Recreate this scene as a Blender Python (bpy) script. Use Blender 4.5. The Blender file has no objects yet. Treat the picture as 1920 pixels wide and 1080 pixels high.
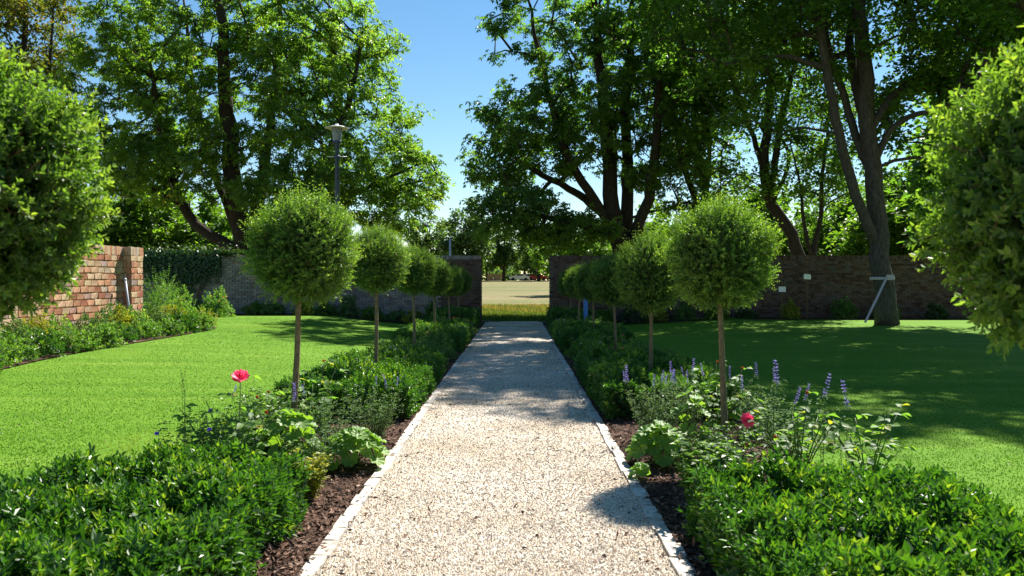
import bpy, math, random
import numpy as np
from mathutils import Vector
R = math.radians
rng = np.random.default_rng(7)
random.seed(7)
sc = bpy.context.scene
col = sc.collection

# ------------------------------------------------------------------ camera, sky, sun, exposure
CAM_H = 1.6
F = 1500.0                      # focal length in pixels of a 1920 wide frame
cam = bpy.data.cameras.new('camera'); camo = bpy.data.objects.new('camera', cam); col.objects.link(camo)
cam.sensor_width = 36.0; cam.lens = 36.0 * F / 1920.0
cam.clip_start = 0.05; cam.clip_end = 6000
camo.location = (0, 0, CAM_H)
camo.rotation_euler = (R(90) - math.atan(15 / F), 0, math.atan(8 / F))
cam.dof.use_dof = True; cam.dof.focus_distance = 13.0; cam.dof.aperture_fstop = 4.5
sc.camera = camo

SUN_EL, SUN_AZ = 48.5, 29.0      # azimuth measured from +Y towards +X
w = bpy.data.worlds.new('World'); sc.world = w; w.use_nodes = True
nt = w.node_tree; nt.nodes.clear()
sky = nt.nodes.new('ShaderNodeTexSky'); sky.sky_type = 'NISHITA'; sky.sun_disc = False
sky.sun_elevation = R(SUN_EL); sky.sun_rotation = R(SUN_AZ); sky.air_density = 1.0; sky.dust_density = 0.0; sky.ozone_density = 1.2
bg = nt.nodes.new('ShaderNodeBackground'); bg.inputs['Strength'].default_value = 0.056
wo = nt.nodes.new('ShaderNodeOutputWorld')
hs = nt.nodes.new('ShaderNodeHueSaturation'); hs.inputs['Saturation'].default_value = 1.22; hs.inputs['Hue'].default_value = 0.494; nt.links.new(sky.outputs[0], hs.inputs['Color']); nt.links.new(hs.outputs[0], bg.inputs[0]); nt.links.new(bg.outputs[0], wo.inputs[0])
sl = bpy.data.lights.new('sun', 'SUN'); sl.energy = 5.0; sl.angle = R(0.53); sl.color = (1.0, 0.955, 0.88)
so = bpy.data.objects.new('sun', sl); col.objects.link(so)
sd = Vector((math.cos(R(SUN_EL)) * math.sin(R(SUN_AZ)), math.cos(R(SUN_EL)) * math.cos(R(SUN_AZ)), math.sin(R(SUN_EL))))
so.rotation_euler = sd.to_track_quat('Z', 'Y').to_euler(); so.location = (10, 20, 40)
vs = sc.view_settings; vs.view_transform = 'Standard'; vs.look = 'None'; vs.exposure = 1.35; vs.gamma = 1.0; vs.use_curve_mapping = False
sc.cycles.use_denoising = True
sc.cycles.max_bounces = 7; sc.cycles.transmission_bounces = 5; sc.cycles.diffuse_bounces = 4; sc.cycles.glossy_bounces = 2
sc.cycles.caustics_reflective = False; sc.cycles.caustics_refractive = False
sc.cycles.sample_clamp_indirect = 6.0

# ------------------------------------------------------------------ materials
def new_mat(name):
    m = bpy.data.materials.new(name); m.use_nodes = True
    n = m.node_tree; n.nodes.clear()
    o = n.nodes.new('ShaderNodeOutputMaterial')
    return m, n, o
def N(n, t, **kw):
    x = n.nodes.new(t)
    for k, v in kw.items(): setattr(x, k, v)
    return x
def ramp(n, stops, fac):
    r = N(n, 'ShaderNodeValToRGB'); e = r.color_ramp.elements
    while len(e) < len(stops): e.new(0.5)
    for i, (p, c) in enumerate(stops): e[i].position = p; e[i].color = (*c, 1)
    n.links.new(fac, r.inputs[0]); return r.outputs[0]
def noise(n, scale, detail=4, rough=0.55, vec=None, coord='Object'):
    t = N(n, 'ShaderNodeTexNoise'); t.inputs['Scale'].default_value = scale; t.inputs['Detail'].default_value = detail; t.inputs['Roughness'].default_value = rough
    if vec is None:
        c = N(n, 'ShaderNodeTexCoord'); vec = c.outputs[coord]
    n.links.new(vec, t.inputs['Vector']); return t.outputs['Fac']
def attr(n, name='tint'):
    a = N(n, 'ShaderNodeAttribute'); a.attribute_name = name; return a.outputs['Fac']
def mix(n, a, b, fac, mode='MIX'):
    m = N(n, 'ShaderNodeMix', data_type='RGBA', blend_type=mode)
    if isinstance(fac, float): m.inputs[0].default_value = fac
    else: n.links.new(fac, m.inputs[0])
    for i, v in ((6, a), (7, b)):
        if isinstance(v, tuple): m.inputs[i].default_value = (*v, 1)
        else: n.links.new(v, m.inputs[i])
    return m.outputs[2]
def bump(n, h, strength=0.5, dist=0.02):
    b = N(n, 'ShaderNodeBump'); b.inputs['Strength'].default_value = strength; b.inputs['Distance'].default_value = dist
    n.links.new(h, b.inputs['Height']); return b.outputs[0]
def principled(n, o, colr, rough=0.8, normal=None, spec=0.3, metal=0.0):
    p = N(n, 'ShaderNodeBsdfPrincipled')
    if isinstance(colr, tuple): p.inputs['Base Color'].default_value = (*colr, 1)
    else: n.links.new(colr, p.inputs['Base Color'])
    p.inputs['Roughness'].default_value = rough; p.inputs['Specular IOR Level'].default_value = spec; p.inputs['Metallic'].default_value = metal
    if normal is not None: n.links.new(normal, p.inputs['Normal'])
    n.links.new(p.outputs[0], o.inputs[0]); return p
def leaf_mat(name, stops, rough=0.45, spec=0.5, trans=0.4, tcol=1.9, flower=False):
    m, n, o = new_mat(name)
    c = ramp(n, stops, attr(n))
    p = principled(n, o, c, rough, None, spec)
    t = N(n, 'ShaderNodeBsdfTranslucent')
    tc = mix(n, c, (tcol,) * 3 if flower else (tcol * 0.95, tcol, tcol * 0.35), 1.0, 'MULTIPLY'); n.links.new(tc, t.inputs[0])
    s = N(n, 'ShaderNodeMixShader'); s.inputs[0].default_value = trans
    n.links.new(p.outputs[0], s.inputs[1]); n.links.new(t.outputs[0], s.inputs[2]); n.links.new(s.outputs[0], o.inputs[0])
    return m
def plain(name, c, rough=0.6, spec=0.4, metal=0.0, var=0.25, scale=6.0, bmp=0.0):
    m, n, o = new_mat(name)
    f = noise(n, scale)
    cc = mix(n, tuple(x * (1 - var) for x in c), tuple(min(1, x * (1 + var)) for x in c), f)
    principled(n, o, cc, rough, bump(n, f, bmp, 0.01) if bmp else None, spec, metal); return m
def tint_mat(name, stops, rough=0.85, spec=0.2, nscale=0, bmp=0.4, bd=0.004, objrand=False):
    m, n, o = new_mat(name)
    if objrand:
        fac = N(n, 'ShaderNodeObjectInfo').outputs['Random']
    else: fac = attr(n)
    c = ramp(n, stops, fac); nn = None
    if nscale:
        f = noise(n, nscale, 6, 0.7); c = mix(n, c, mix(n, c, (0.35, 0.33, 0.3), 1.0, 'MULTIPLY'), ramp(n, [(0.48, (0, 0, 0)), (0.75, (1, 1, 1))], f)); nn = bump(n, f, bmp, bd)
    principled(n, o, c, rough, nn, spec); return m
M = {}
M['chestnut'] = leaf_mat('chestnut_leaf', [(0, (.040, .090, .014)), (.55, (.085, .155, .022)), (.9, (.15, .22, .03)), (1, (.23, .20, .03))], .44, .5, .55, 3.0)
M['maple'] = leaf_mat('dark_leaf', [(0, (.030, .075, .014)), (.65, (.062, .128, .020)), (1, (.125, .19, .026))], .44, .5, .55, 3.0)
M['yellowing'] = leaf_mat('yellowing_leaf', [(0, (.05, .09, .012)), (.6, (.12, .14, .018)), (1, (.22, .13, .025))], .5, .3, .4)
M['bright'] = leaf_mat('bright_leaf', [(0, (.045, .10, .014)), (.6, (.085, .16, .02)), (1, (.14, .20, .03))], .45, .4, .5, 2.6)
M['far'] = leaf_mat('far_leaf', [(0, (.035, .075, .026)), (.6, (.075, .125, .036)), (1, (.12, .18, .045))], .5, .4, .45, 2.6)
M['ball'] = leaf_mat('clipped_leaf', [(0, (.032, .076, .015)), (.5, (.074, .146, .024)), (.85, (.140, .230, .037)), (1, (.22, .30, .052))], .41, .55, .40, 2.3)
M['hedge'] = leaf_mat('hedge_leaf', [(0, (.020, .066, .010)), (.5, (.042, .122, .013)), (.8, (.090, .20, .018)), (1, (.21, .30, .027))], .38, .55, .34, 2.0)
M['rose_leaf'] = leaf_mat('rose_leaf', [(0, (.05, .12, .03)), (.7, (.10, .19, .04)), (.92, (.19, .26, .035)), (1, (.26, .22, .03))], .55, .28, .45, 2.6)
M['mint'] = leaf_mat('catmint_leaf', [(0, (.06, .12, .04)), (1, (.13, .21, .08))], .65, .2, .35)
M['mantle'] = leaf_mat('mantle_leaf', [(0, (.10, .21, .03)), (1, (.17, .29, .04))], .5, .35, .38)
M['shrub'] = leaf_mat('shrub_leaf', [(0, (.04, .10, .02)), (.6, (.08, .16, .03)), (1, (.15, .23, .05))], .45, .4, .42, 2.5)
M['golden'] = leaf_mat('golden_leaf', [(0, (.12, .17, .02)), (1, (.30, .28, .03))], .5, .3, .4)
M['ivy'] = leaf_mat('ivy_leaf', [(0, (.015, .04, .012)), (1, (.05, .10, .02))], .4, .5, .25)
M['grass'] = leaf_mat('grass_blade', [(0, (.058, .138, .008)), (.6, (.098, .205, .013)), (1, (.23, .29, .055))], .5, .3, .34, 1.5)
M['rough_grass'] = leaf_mat('rough_grass_blade', [(0, (.065, .14, .022)), (.45, (.15, .18, .042)), (.75, (.28, .235, .09)), (1, (.33, .20, .08))], .7, .2, .35, 1.4)
M['pink'] = leaf_mat('rose_petal', [(0, (.95, .05, .20)), (1, (.95, .20, .36))], .5, .3, .4, 1.15, True)
M['orange'] = leaf_mat('faded_petal', [(0, (.45, .10, .03)), (1, (.6, .22, .05))], .6, .2, .25, 1.1, True)
M['lilac'] = leaf_mat('lilac_petal', [(0, (.16, .13, .42)), (1, (.32, .27, .62))], .6, .2, .3, 1.1, True)
M['violet'] = leaf_mat('violet_petal', [(0, (.18, .08, .62)), (1, (.30, .14, .80))], .6, .2, .3, 1.1, True)
M['white_petal'] = leaf_mat('white_petal', [(0, (.65, .65, .6)), (1, (.8, .8, .76))], .6, .2, .2, 1.0, True)
M['stem'] = plain('green_stem', (.07, .11, .03), .6)
M['twig'] = plain('brown_twig', (.12, .075, .04), .8, .2)
def bark(name, a, b, sc_=3.0):
    m, n, o = new_mat(name)
    tc = N(n, 'ShaderNodeTexCoord'); mp = N(n, 'ShaderNodeMapping'); mp.inputs['Scale'].default_value = (sc_ * 3, sc_ * 3, sc_)
    n.links.new(tc.outputs['Object'], mp.inputs[0])
    f = noise(n, 1.6, 8, .7, mp.outputs[0]); g = noise(n, .5, 3, .5, mp.outputs[0])
    c = mix(n, a, b, ramp(n, [(.35, (0, 0, 0)), (.68, (1, 1, 1))], f)); c = mix(n, c, mix(n, c, (.7, .8, .55), 1.0, 'MULTIPLY'), g)
    principled(n, o, c, .9, bump(n, f, .9, .03), .15); return m
M['bark'] = bark('dark_bark', (.026, .02, .016), (.08, .062, .048))
M['bark_grey'] = bark('grey_bark', (.045, .038, .035), (.125, .105, .097))
M['bark_young'] = bark('young_bark', (.14, .10, .065), (.33, .25, .17), 14)
# ground materials
def ground_mat(name, stops, scale, rough=.95, bmp=.5, bd=.02, detail=8, stretch=None):
    m, n, o = new_mat(name); tc = N(n, 'ShaderNodeTexCoord'); v = tc.outputs['Object']
    f = noise(n, scale, detail, .65, v); g = noise(n, scale * .08, 3, .5, v)
    if stretch:
        mp = N(n, 'ShaderNodeMapping'); mp.inputs['Scale'].default_value = stretch; mp.inputs['Rotation'].default_value = (0, 0, R(28)); n.links.new(v, mp.inputs[0]); g = noise(n, 1.0, 4, .55, mp.outputs[0])
    a = N(n, 'ShaderNodeMath', operation='ADD'); n.links.new(f, a.inputs[0]); n.links.new(g, a.inputs[1])
    b = N(n, 'ShaderNodeMath', operation='MULTIPLY'); n.links.new(a.outputs[0], b.inputs[0]); b.inputs[1].default_value = .5
    principled(n, o, ramp(n, stops, b.outputs[0]), rough, bump(n, f, bmp, bd), .12); return m
M['lawn'] = ground_mat('lawn_turf', [(.30, (.062, .142, .008)), (.48, (.088, .19, .011)), (.60, (.125, .225, .02)), (.70, (.23, .28, .065))], 40, bmp=.45, stretch=(.25, 1.6, 1))
M['field'] = ground_mat('dry_field', [(.38, (.085, .112, .026)), (.46, (.13, .132, .045)), (.54, (.175, .148, .065)), (.64, (.215, .165, .09))], 1.2, bmp=.4, bd=.05, stretch=(.02, .16, 1))
M['earth'] = ground_mat('earth', [(.3, (.10, .07, .045)), (.7, (.2, .15, .1))], 8)
M['mulch'] = ground_mat('bark_mulch', [(.34, (.022, .013, .009)), (.5, (.075, .042, .028)), (.68, (.17, .10, .07))], 42, bmp=1.0, bd=.03)
m, n, o = new_mat('path_gravel'); tc = N(n, 'ShaderNodeTexCoord')
v1 = N(n, 'ShaderNodeTexVoronoi'); v1.inputs['Scale'].default_value = 85; n.links.new(tc.outputs['Object'], v1.inputs['Vector'])
rr = N(n, 'ShaderNodeSeparateColor'); n.links.new(v1.outputs['Color'], rr.inputs[0])
GR = [(0, (.09, .075, .06)), (.09, (.33, .26, .19)), (.25, (.56, .46, .345)), (.55, (.68, .595, .485)), (.85, (.76, .70, .60)), (.94, (.52, .36, .21)), (1, (.45, .44, .44))]
gc = ramp(n, GR, rr.outputs[0]); inv = N(n, 'ShaderNodeMath', operation='SUBTRACT'); inv.inputs[0].default_value = 1; n.links.new(v1.outputs['Distance'], inv.inputs[1])
gl = noise(n, .9, 5, .6, tc.outputs['Object']); gc = mix(n, gc, mix(n, gc, (.72, .66, .58), 1.0, 'MULTIPLY'), ramp(n, [(.4, (0, 0, 0)), (.65, (1, 1, 1))], gl))
principled(n, o, gc, .85, bump(n, inv.outputs[0], .9, .012), .2); M['gravel'] = m
M['pebble'] = tint_mat('pebble', GR, .8, .25)
M['chip'] = tint_mat('bark_chip', [(0, (.035, .02, .013)), (.45, (.13, .072, .046)), (.8, (.27, .17, .12)), (1, (.45, .34, .26))], .85, .2)
M['sett'] = tint_mat('pale_stone', [(0, (.44, .39, .33)), (.5, (.54, .49, .42)), (1, (.60, .56, .49))], .85, .2, 14, .5, .006, True)
BR = [(0, (.32, .12, .07)), (.2, (.42, .20, .11)), (.4, (.50, .29, .17)), (.6, (.48, .34, .22)), (.78, (.54, .40, .23)), (.9, (.32, .26, .24)), (1, (.36, .16, .10))]
M['brick'] = tint_mat('sunny_brick', BR, .9, .15, 16, .6, .01, True)
M['brick_joined'] = tint_mat('sunny_brick_joined', BR, .9, .15, 16, .6, .01)
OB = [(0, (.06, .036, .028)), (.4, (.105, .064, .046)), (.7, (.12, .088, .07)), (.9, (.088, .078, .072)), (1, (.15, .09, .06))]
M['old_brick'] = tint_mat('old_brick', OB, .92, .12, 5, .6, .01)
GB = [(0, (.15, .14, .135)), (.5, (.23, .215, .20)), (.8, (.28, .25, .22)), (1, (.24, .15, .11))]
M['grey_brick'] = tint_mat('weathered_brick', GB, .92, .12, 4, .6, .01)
M['mortar'] = plain('mortar', (.50, .38, .21), .95, .1, 0, .2, 20, .4)
M['old_mortar'] = plain('old_mortar', (.13, .115, .10), .95, .1, 0, .3, 9, .4)
M['blue_steel'] = plain('blue_grey_steel', (.035, .06, .12), .4, .5, .3, .15)
M['white_metal'] = plain('white_enamel', (.72, .74, .72), .4, .5, 0, .08)
M['galv'] = plain('galvanised', (.42, .46, .50), .45, .5, .4, .12)
M['bluepaint'] = plain('blue_plastic', (.02, .16, .50), .45, .5, 0, .15)
M['tape'] = plain('pale_wood', (.40, .37, .38), .8, .2, 0, .15, 12)
M['tag'] = plain('white_tag', (.75, .74, .72), .6, .3, 0, .06)
M['hose'] = plain('grey_pipe', (.36, .40, .46), .5, .4, 0, .12)
m, n, o = new_mat('lantern_glass'); p = principled(n, o, (.78, .84, .9), .12, None, .5); p.inputs['Transmission Weight'].default_value = .75; p.inputs['IOR'].default_value = 1.2; M['glass'] = m
for k, c in (('car_white', (.75, .76, .78)), ('car_blue', (.10, .14, .28)), ('car_red', (.32, .03, .03))): M[k] = plain(k, c, .25, .6, 0, .03)
M['car_glass'] = plain('dark_glass', (.02, .025, .03), .1, .6, 0, .1); M['tyre'] = plain('tyre', (.02, .02, .02), .8, .2)
M['render'] = plain('white_render', (.7, .72, .74), .85, .2, 0, .06); M['tiles'] = plain('roof_tile', (.18, .10, .08), .85, .2); M['fence'] = plain('fence_board', (.34, .25, .17), .85, .15, 0, .2)
M['tarmac'] = plain('tarmac', (.33, .30, .26), .9, .15, 0, .15)

# ------------------------------------------------------------------ mesh helpers
def unit(v): return v / np.maximum(np.linalg.norm(v, axis=-1, keepdims=True), 1e-9)
class MB:
    def __init__(s): s.V = []; s.T = []; s.tint = []; s.n = 0
    def add(s, V, T, tint=None):
        V = np.asarray(V, float).reshape(-1, 3); T = np.asarray(T, int).reshape(-1, 3)
        s.V.append(V); s.T.append(T + s.n); s.n += len(V)
        t = np.full(len(V), .5) if tint is None else np.broadcast_to(np.asarray(tint, float), (len(V),))
        s.tint.append(t)
    def mesh(s, name, m, smooth=False):
        me = bpy.data.meshes.new(name)
        V = np.concatenate(s.V).astype(np.float32); T = np.concatenate(s.T).astype(np.int32); t = np.concatenate(s.tint).astype(np.float32)
        me.vertices.add(len(V)); me.vertices.foreach_set('co', V.ravel())
        me.loops.add(len(T) * 3); me.loops.foreach_set('vertex_index', T.ravel())
        me.polygons.add(len(T)); me.polygons.foreach_set('loop_start', np.arange(0, len(T) * 3, 3, dtype=np.int32))
        me.polygons.foreach_set('use_smooth', np.full(len(T), smooth))
        a = me.attributes.new('tint', 'FLOAT', 'POINT'); a.data.foreach_set('value', t)
        me.update(calc_edges=True); me.materials.append(m); return me
    def build(s, name, m, parent=None, smooth=False):
        return put(name, s.mesh(name, m, smooth), parent)
def put(name, me, parent=None, loc=(0, 0, 0), rot=None, scale=None):
    o = bpy.data.objects.new(name, me); col.objects.link(o); o.parent = parent; o.location = loc
    if rot is not None: o.rotation_euler = rot
    if scale is not None: o.scale = scale
    return o
def tag(o, label=None, cat=None, group=None, kind=None):
    if label: o['label'] = label
    if cat: o['category'] = cat
    if group: o['group'] = group
    if kind: o['kind'] = kind
    return o
def empty(name, loc, label, cat, group=None, rz=0):
    o = bpy.data.objects.new(name, None); col.objects.link(o); o.location = loc; o.rotation_euler.z = rz; o.empty_display_size = .2
    return tag(o, label, cat, group)
def box(mb, c, h, rz=0, tint=.5, taper=0, jit=0):
    c = np.asarray(c, float); h = np.asarray(h, float)
    V = np.array([[x, y, z] for z in (-1, 1) for y in (-1, 1) for x in (-1, 1)], float)
    if taper: V[4:, :2] *= 1 - taper
    V = V * h
    if jit: V += rng.normal(0, jit, V.shape)
    cs, sn = math.cos(rz), math.sin(rz); V = np.stack([V[:, 0] * cs - V[:, 1] * sn, V[:, 0] * sn + V[:, 1] * cs, V[:, 2]], 1) + c
    Q = [(0, 2, 3, 1), (4, 5, 7, 6), (0, 1, 5, 4), (2, 6, 7, 3), (0, 4, 6, 2), (1, 3, 7, 5)]
    mb.add(V, [t for q in Q for t in ((q[0], q[1], q[2]), (q[0], q[2], q[3]))], tint)
def tube(mb, P, r, k=6, tint=.5, cap=True):
    P = np.asarray(P, float); n_ = len(P); r = np.broadcast_to(np.asarray(r, float), (n_,))
    T = unit(np.gradient(P, axis=0)); up = np.array([0, 0, 1.0]) if abs(T[0, 2]) < .9 else np.array([1.0, 0, 0])
    A = unit(np.cross(T, up)); 
    for i in range(1, n_):
        a = A[i - 1] - T[i] * np.dot(A[i - 1], T[i]); A[i] = a / max(np.linalg.norm(a), 1e-6)
    B = np.cross(T, A); th = np.linspace(0, 2 * np.pi, k, endpoint=False)
    V = (P[:, None] + r[:, None, None] * (A[:, None] * np.cos(th)[None, :, None] + B[:, None] * np.sin(th)[None, :, None])).reshape(-1, 3)
    F_ = []
    for i in range(n_ - 1):
        for j in range(k):
            a, b = i * k + j, i * k + (j + 1) % k; F_ += [(a, b, b + k), (a, b + k, a + k)]
    if cap:
        V = np.vstack([V, P[:1], P[-1:]])
        for j in range(k): F_ += [(n_ * k, (j + 1) % k, j), (n_ * k + 1, (n_ - 1) * k + j, (n_ - 1) * k + (j + 1) % k)]
    mb.add(V, F_, tint)
def lathe(mb, prof, k=20, c=(0, 0, 0), tint=.5):
    th = np.linspace(0, 2 * np.pi, k, endpoint=False); V = []; F_ = []
    for r_, z in prof: V += [(c[0] + r_ * math.cos(t), c[1] + r_ * math.sin(t), c[2] + z) for t in th]
    for i in range(len(prof) - 1):
        for j in range(k):
            a, b = i * k + j, i * k + (j + 1) % k; F_ += [(a, b, b + k), (a, b + k, a + k)]
    mb.add(V, F_, tint)
def leaves(mb, P, D, U, L, Wd, tint, fold=.18, curl=.12, full=False):
    """kite shaped folded leaves: base, sides, tip"""
    P = np.asarray(P, float); n_ = len(P)
    if n_ == 0: return
    L = np.broadcast_to(L, (n_,))[:, None]; Wd = np.broadcast_to(Wd, (n_,))[:, None]
    D = unit(D); S = unit(np.cross(D, U)); Nn = np.cross(S, D)
    b = P; t = P + D * L - Nn * L * curl
    if not full:
        l = P + D * L * .45 + S * Wd * .5 + Nn * Wd * fold; r_ = P + D * L * .45 - S * Wd * .5 + Nn * Wd * fold
        V = np.stack([b, l, t, r_], 1).reshape(-1, 3); i = np.arange(n_)[:, None] * 4
        T = np.concatenate([i + [0, 2, 1], i + [0, 3, 2]], 1).reshape(-1, 3); mb.add(V, T, np.repeat(tint, 4))
    else:
        l1 = P + D * L * .28 + S * Wd * .42 + Nn * Wd * fold; r1 = P + D * L * .28 - S * Wd * .42 + Nn * Wd * fold
        l2 = P + D * L * .66 + S * Wd * .40 + Nn * (Wd * fold - L * curl * .4); r2 = P + D * L * .66 - S * Wd * .40 + Nn * (Wd * fold - L * curl * .4)
        V = np.stack([b, l1, l2, t, r2, r1], 1).reshape(-1, 3); i = np.arange(n_)[:, None] * 6
        T = np.concatenate([i + [0, 3, 2], i + [0, 2, 1], i + [0, 4, 3], i + [0, 5, 4]], 1).reshape(-1, 3); mb.add(V, T, np.repeat(tint, 6))
def rdir(n_): return unit(rng.normal(size=(n_, 3)))
def shoots(mb, P, D, Ls, m, L, Wd, tint, ang=.9, full=False, fold=.18, tipb=.25):
    """m leaves in crossed pairs along each shoot"""
    n_ = len(P); D = unit(D); A = unit(np.cross(D, rdir(n_))); B = np.cross(D, A)
    Ls = np.broadcast_to(Ls, (n_,)); tint = np.broadcast_to(tint, (n_,))
    for k in range(m):
        t = (k // 2 + .5) / math.ceil(m / 2)
        q = A if (k // 2) % 2 == 0 else B
        s_ = 1 if k % 2 == 0 else -1
        side = unit(q * s_ + rng.normal(0, .25, (n_, 3)))
        a = ang * (1.1 - .55 * t)
        d = unit(D * math.cos(a) + side * math.sin(a))
        sz = rng.uniform(.75, 1.15, n_) * (1 - .25 * t)
        leaves(mb, P + D * (Ls * t)[:, None], d, D + rng.normal(0, .2, (n_, 3)), L * sz, Wd * sz, np.clip(tint + tipb * (t - .5) + rng.normal(0, .1, n_), 0, 1), fold, .12, full)

def sm(a, b, x): t = np.clip((np.asarray(x, float) - a) / (b - a), 0, 1); return t * t * (3 - 2 * t)
def gz(x, y):
    g = (.34 * sm(2.9, 7.5, -np.asarray(x, float)) + .2 * sm(2.8, 8, np.asarray(x, float))) * sm(9, 27, y) * (1 - sm(30.2, 33, y))
    return g + 1.45 * np.clip((np.asarray(y, float) - 36) / 130, 0, 1)
def at(px, py, Y): return np.array([(px - 968) * Y / F, Y, CAM_H - (py - 525) * Y / F])
def sheet(name, xs, ys, dz, m, clip=None, kind='structure'):
    xs = np.asarray(xs, float); ys = np.asarray(ys, float); X, Yy = np.meshgrid(xs, ys)
    Z = gz(X, Yy) + dz; V = np.stack([X, Yy, Z], -1).reshape(-1, 3); nx = len(xs); T = []
    for j in range(len(ys) - 1):
        for i in range(nx - 1):
            a = j * nx + i; T += [(a, a + 1, a + nx + 1), (a, a + nx + 1, a + nx)]
    mb = MB(); mb.add(V, T); o = mb.build(name, m, None, True)
    return tag(o, kind=kind)

# ------------------------------------------------------------------ the setting: ground, field, lawns, beds, path
PL, PR = -1.07, .87             # path edges
BL, BR_ = -2.75, 2.55           # outer edges of the two beds
WALL_Y = 29.7
sheet('ground', [-3000, -400, -60, -20, -12, -8, -6, -4, -2, 0, 2, 4, 6, 8, 12, 20, 60, 400, 3000], [-60, -10, 0, 9, 12, 15, 18, 21, 24, 27, 30, 33, 36, 60, 100, 140, 166, 400, 4500], -.09, M['earth'])
sheet('field', [-600, -100, -40, -20, -10, 0, 10, 20, 40, 100, 600], [WALL_Y + .4, 31, 32, 33, 36, 50, 70, 100, 130, 166, 190], -.004, M['field'])
sheet('lawn', np.linspace(-19, BL + .05, 34), np.linspace(-4, WALL_Y, 60), 0, M['lawn'])
sheet('lawn', np.linspace(BR_ - .05, 22, 36), np.linspace(-4, WALL_Y, 60), 0, M['lawn'])
sheet('planting_bed', np.linspace(BL, PL - .05, 10), np.linspace(-4, WALL_Y - .1, 80), .012, M['mulch'])
sheet('planting_bed', np.linspace(PR + .05, BR_, 10), np.linspace(-4, WALL_Y - .1, 80), .012, M['mulch'])
path = sheet('gravel_path', np.linspace(PL, PR, 14), np.linspace(-4, WALL_Y + 1.0, 90), .016, M['gravel'])
sheet('road', [-80, 80], [168, 172], .02, M['tarmac'])
def edge_x(y):   # lawn side edge of the border under the sunny wall
    return -8.55 - .35 * math.sin((y - 12) * .5) - 1.9 * float(sm(21.8, 24.2, y)) 
def bed_strip(name, rows, dz, m):
    V = []; T = []
    for i, (y, x0, x1) in enumerate(rows):
        for k in range(7):
            x = x0 + (x1 - x0) * k / 6; V.append((x, y, float(gz(x, y)) + dz))
    for i in range(len(rows) - 1):
        for k in range(6):
            a = i * 7 + k; T += [(a, a + 1, a + 8), (a, a + 8, a + 7)]
    mb = MB(); mb.add(V, T); return tag(mb.build(name, m, None, True), kind='structure')
bed_strip('wall_border', [(y, -12.6 if y > 21.9 else -10.7, edge_x(y)) for y in np.arange(8, 24.6, .4)], .02, M['mulch'])
for xa, xb in ((-19, BL - .3), (BR_ + .3, 22)):
    bed_strip('wall_border', [(y, xa, xb) for y in (28.2, 28.6, 29.1, 29.65)], .02, M['mulch'])

# pebbles, bark chips, grass blades: real geometry, uncountable
def scatter_y(n_, y0, y1, p=2.0):
    u = rng.uniform(size=n_); a, b = y0 ** (1 - p), y1 ** (1 - p)
    return (a + u * (b - a)) ** (1 / (1 - p))
npb = 64000; y = scatter_y(npb, 3.6, 22, 2.3); x = rng.uniform(PL, PR, npb); e_ = np.maximum(PL - x, x - PR); x = np.where((e_ > 0) & (rng.uniform(size=npb) < .55), rng.uniform(PL, PR, npb), x)
r_ = rng.uniform(.0032, .0082, npb) * (1 + .05 * y); a = rng.uniform(0, 6.28, npb)
V = np.zeros((npb, 5, 3)); zb = gz(x, y) + .017
for k in range(4):
    V[:, k, 0] = x + r_ * np.cos(a + k * 1.57) * rng.uniform(.7, 1.3, npb); V[:, k, 1] = y + r_ * np.sin(a + k * 1.57) * rng.uniform(.7, 1.3, npb); V[:, k, 2] = zb - .001
V[:, 4, 0] = x; V[:, 4, 1] = y; V[:, 4, 2] = zb + r_ * rng.uniform(.5, 1.0, npb)
i = np.arange(npb)[:, None] * 5; T = np.concatenate([i + [0, 1, 4], i + [1, 2, 4], i + [2, 3, 4], i + [3, 0, 4]], 1).reshape(-1, 3)
mb = MB(); mb.add(V.reshape(-1, 3), T, np.repeat(rng.uniform(size=npb), 5)); tag(mb.build('gravel', M['pebble']), 'loose cream and tan pebbles covering the garden path', 'gravel', kind='stuff')

def chips(n_, x, y, size, dz):
    mb = MB(); P = np.stack([x, y, gz(x, y) + dz + rng.uniform(0, .02, n_)], 1)
    D = unit(rng.normal(size=(n_, 3)) * [1, 1, .28]); U = unit(np.array([0, 0, 1]) + rng.normal(0, .45, (n_, 3)))
    leaves(mb, P, D, U, rng.uniform(.5, 1.6, n_) * size, rng.uniform(.25, .6, n_) * size, rng.beta(1.5, 2.2, n_), .12, .05); return mb
xs_, ys_ = [], []
for (x0, x1) in ((BL, PL - .085), (PR + .085, BR_)):
    nn = 17000; ys_.append(scatter_y(nn, 3.4, 26, 1.8)); xs_.append(rng.uniform(x0, x1, nn))
nn = 320; ys_.append(scatter_y(nn, 3.6, 20, 1.8)); xs_.append(np.where(rng.uniform(size=nn) < .5, PL - .08 + rng.exponential(.08, nn), PR + .08 - rng.exponential(.08, nn)))
nn = 260; ys_.append(scatter_y(nn, 3.6, 20, 1.6)); xs_.append(rng.uniform(PL, PR, nn))
xx, yy = np.concatenate(xs_), np.concatenate(ys_)
tag(chips(len(xx), xx, yy, .046, .018).build('bark_chips', M['chip']), 'dark brown shredded bark mulch strewn over the path beds', 'bark mulch', kind='stuff')

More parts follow.
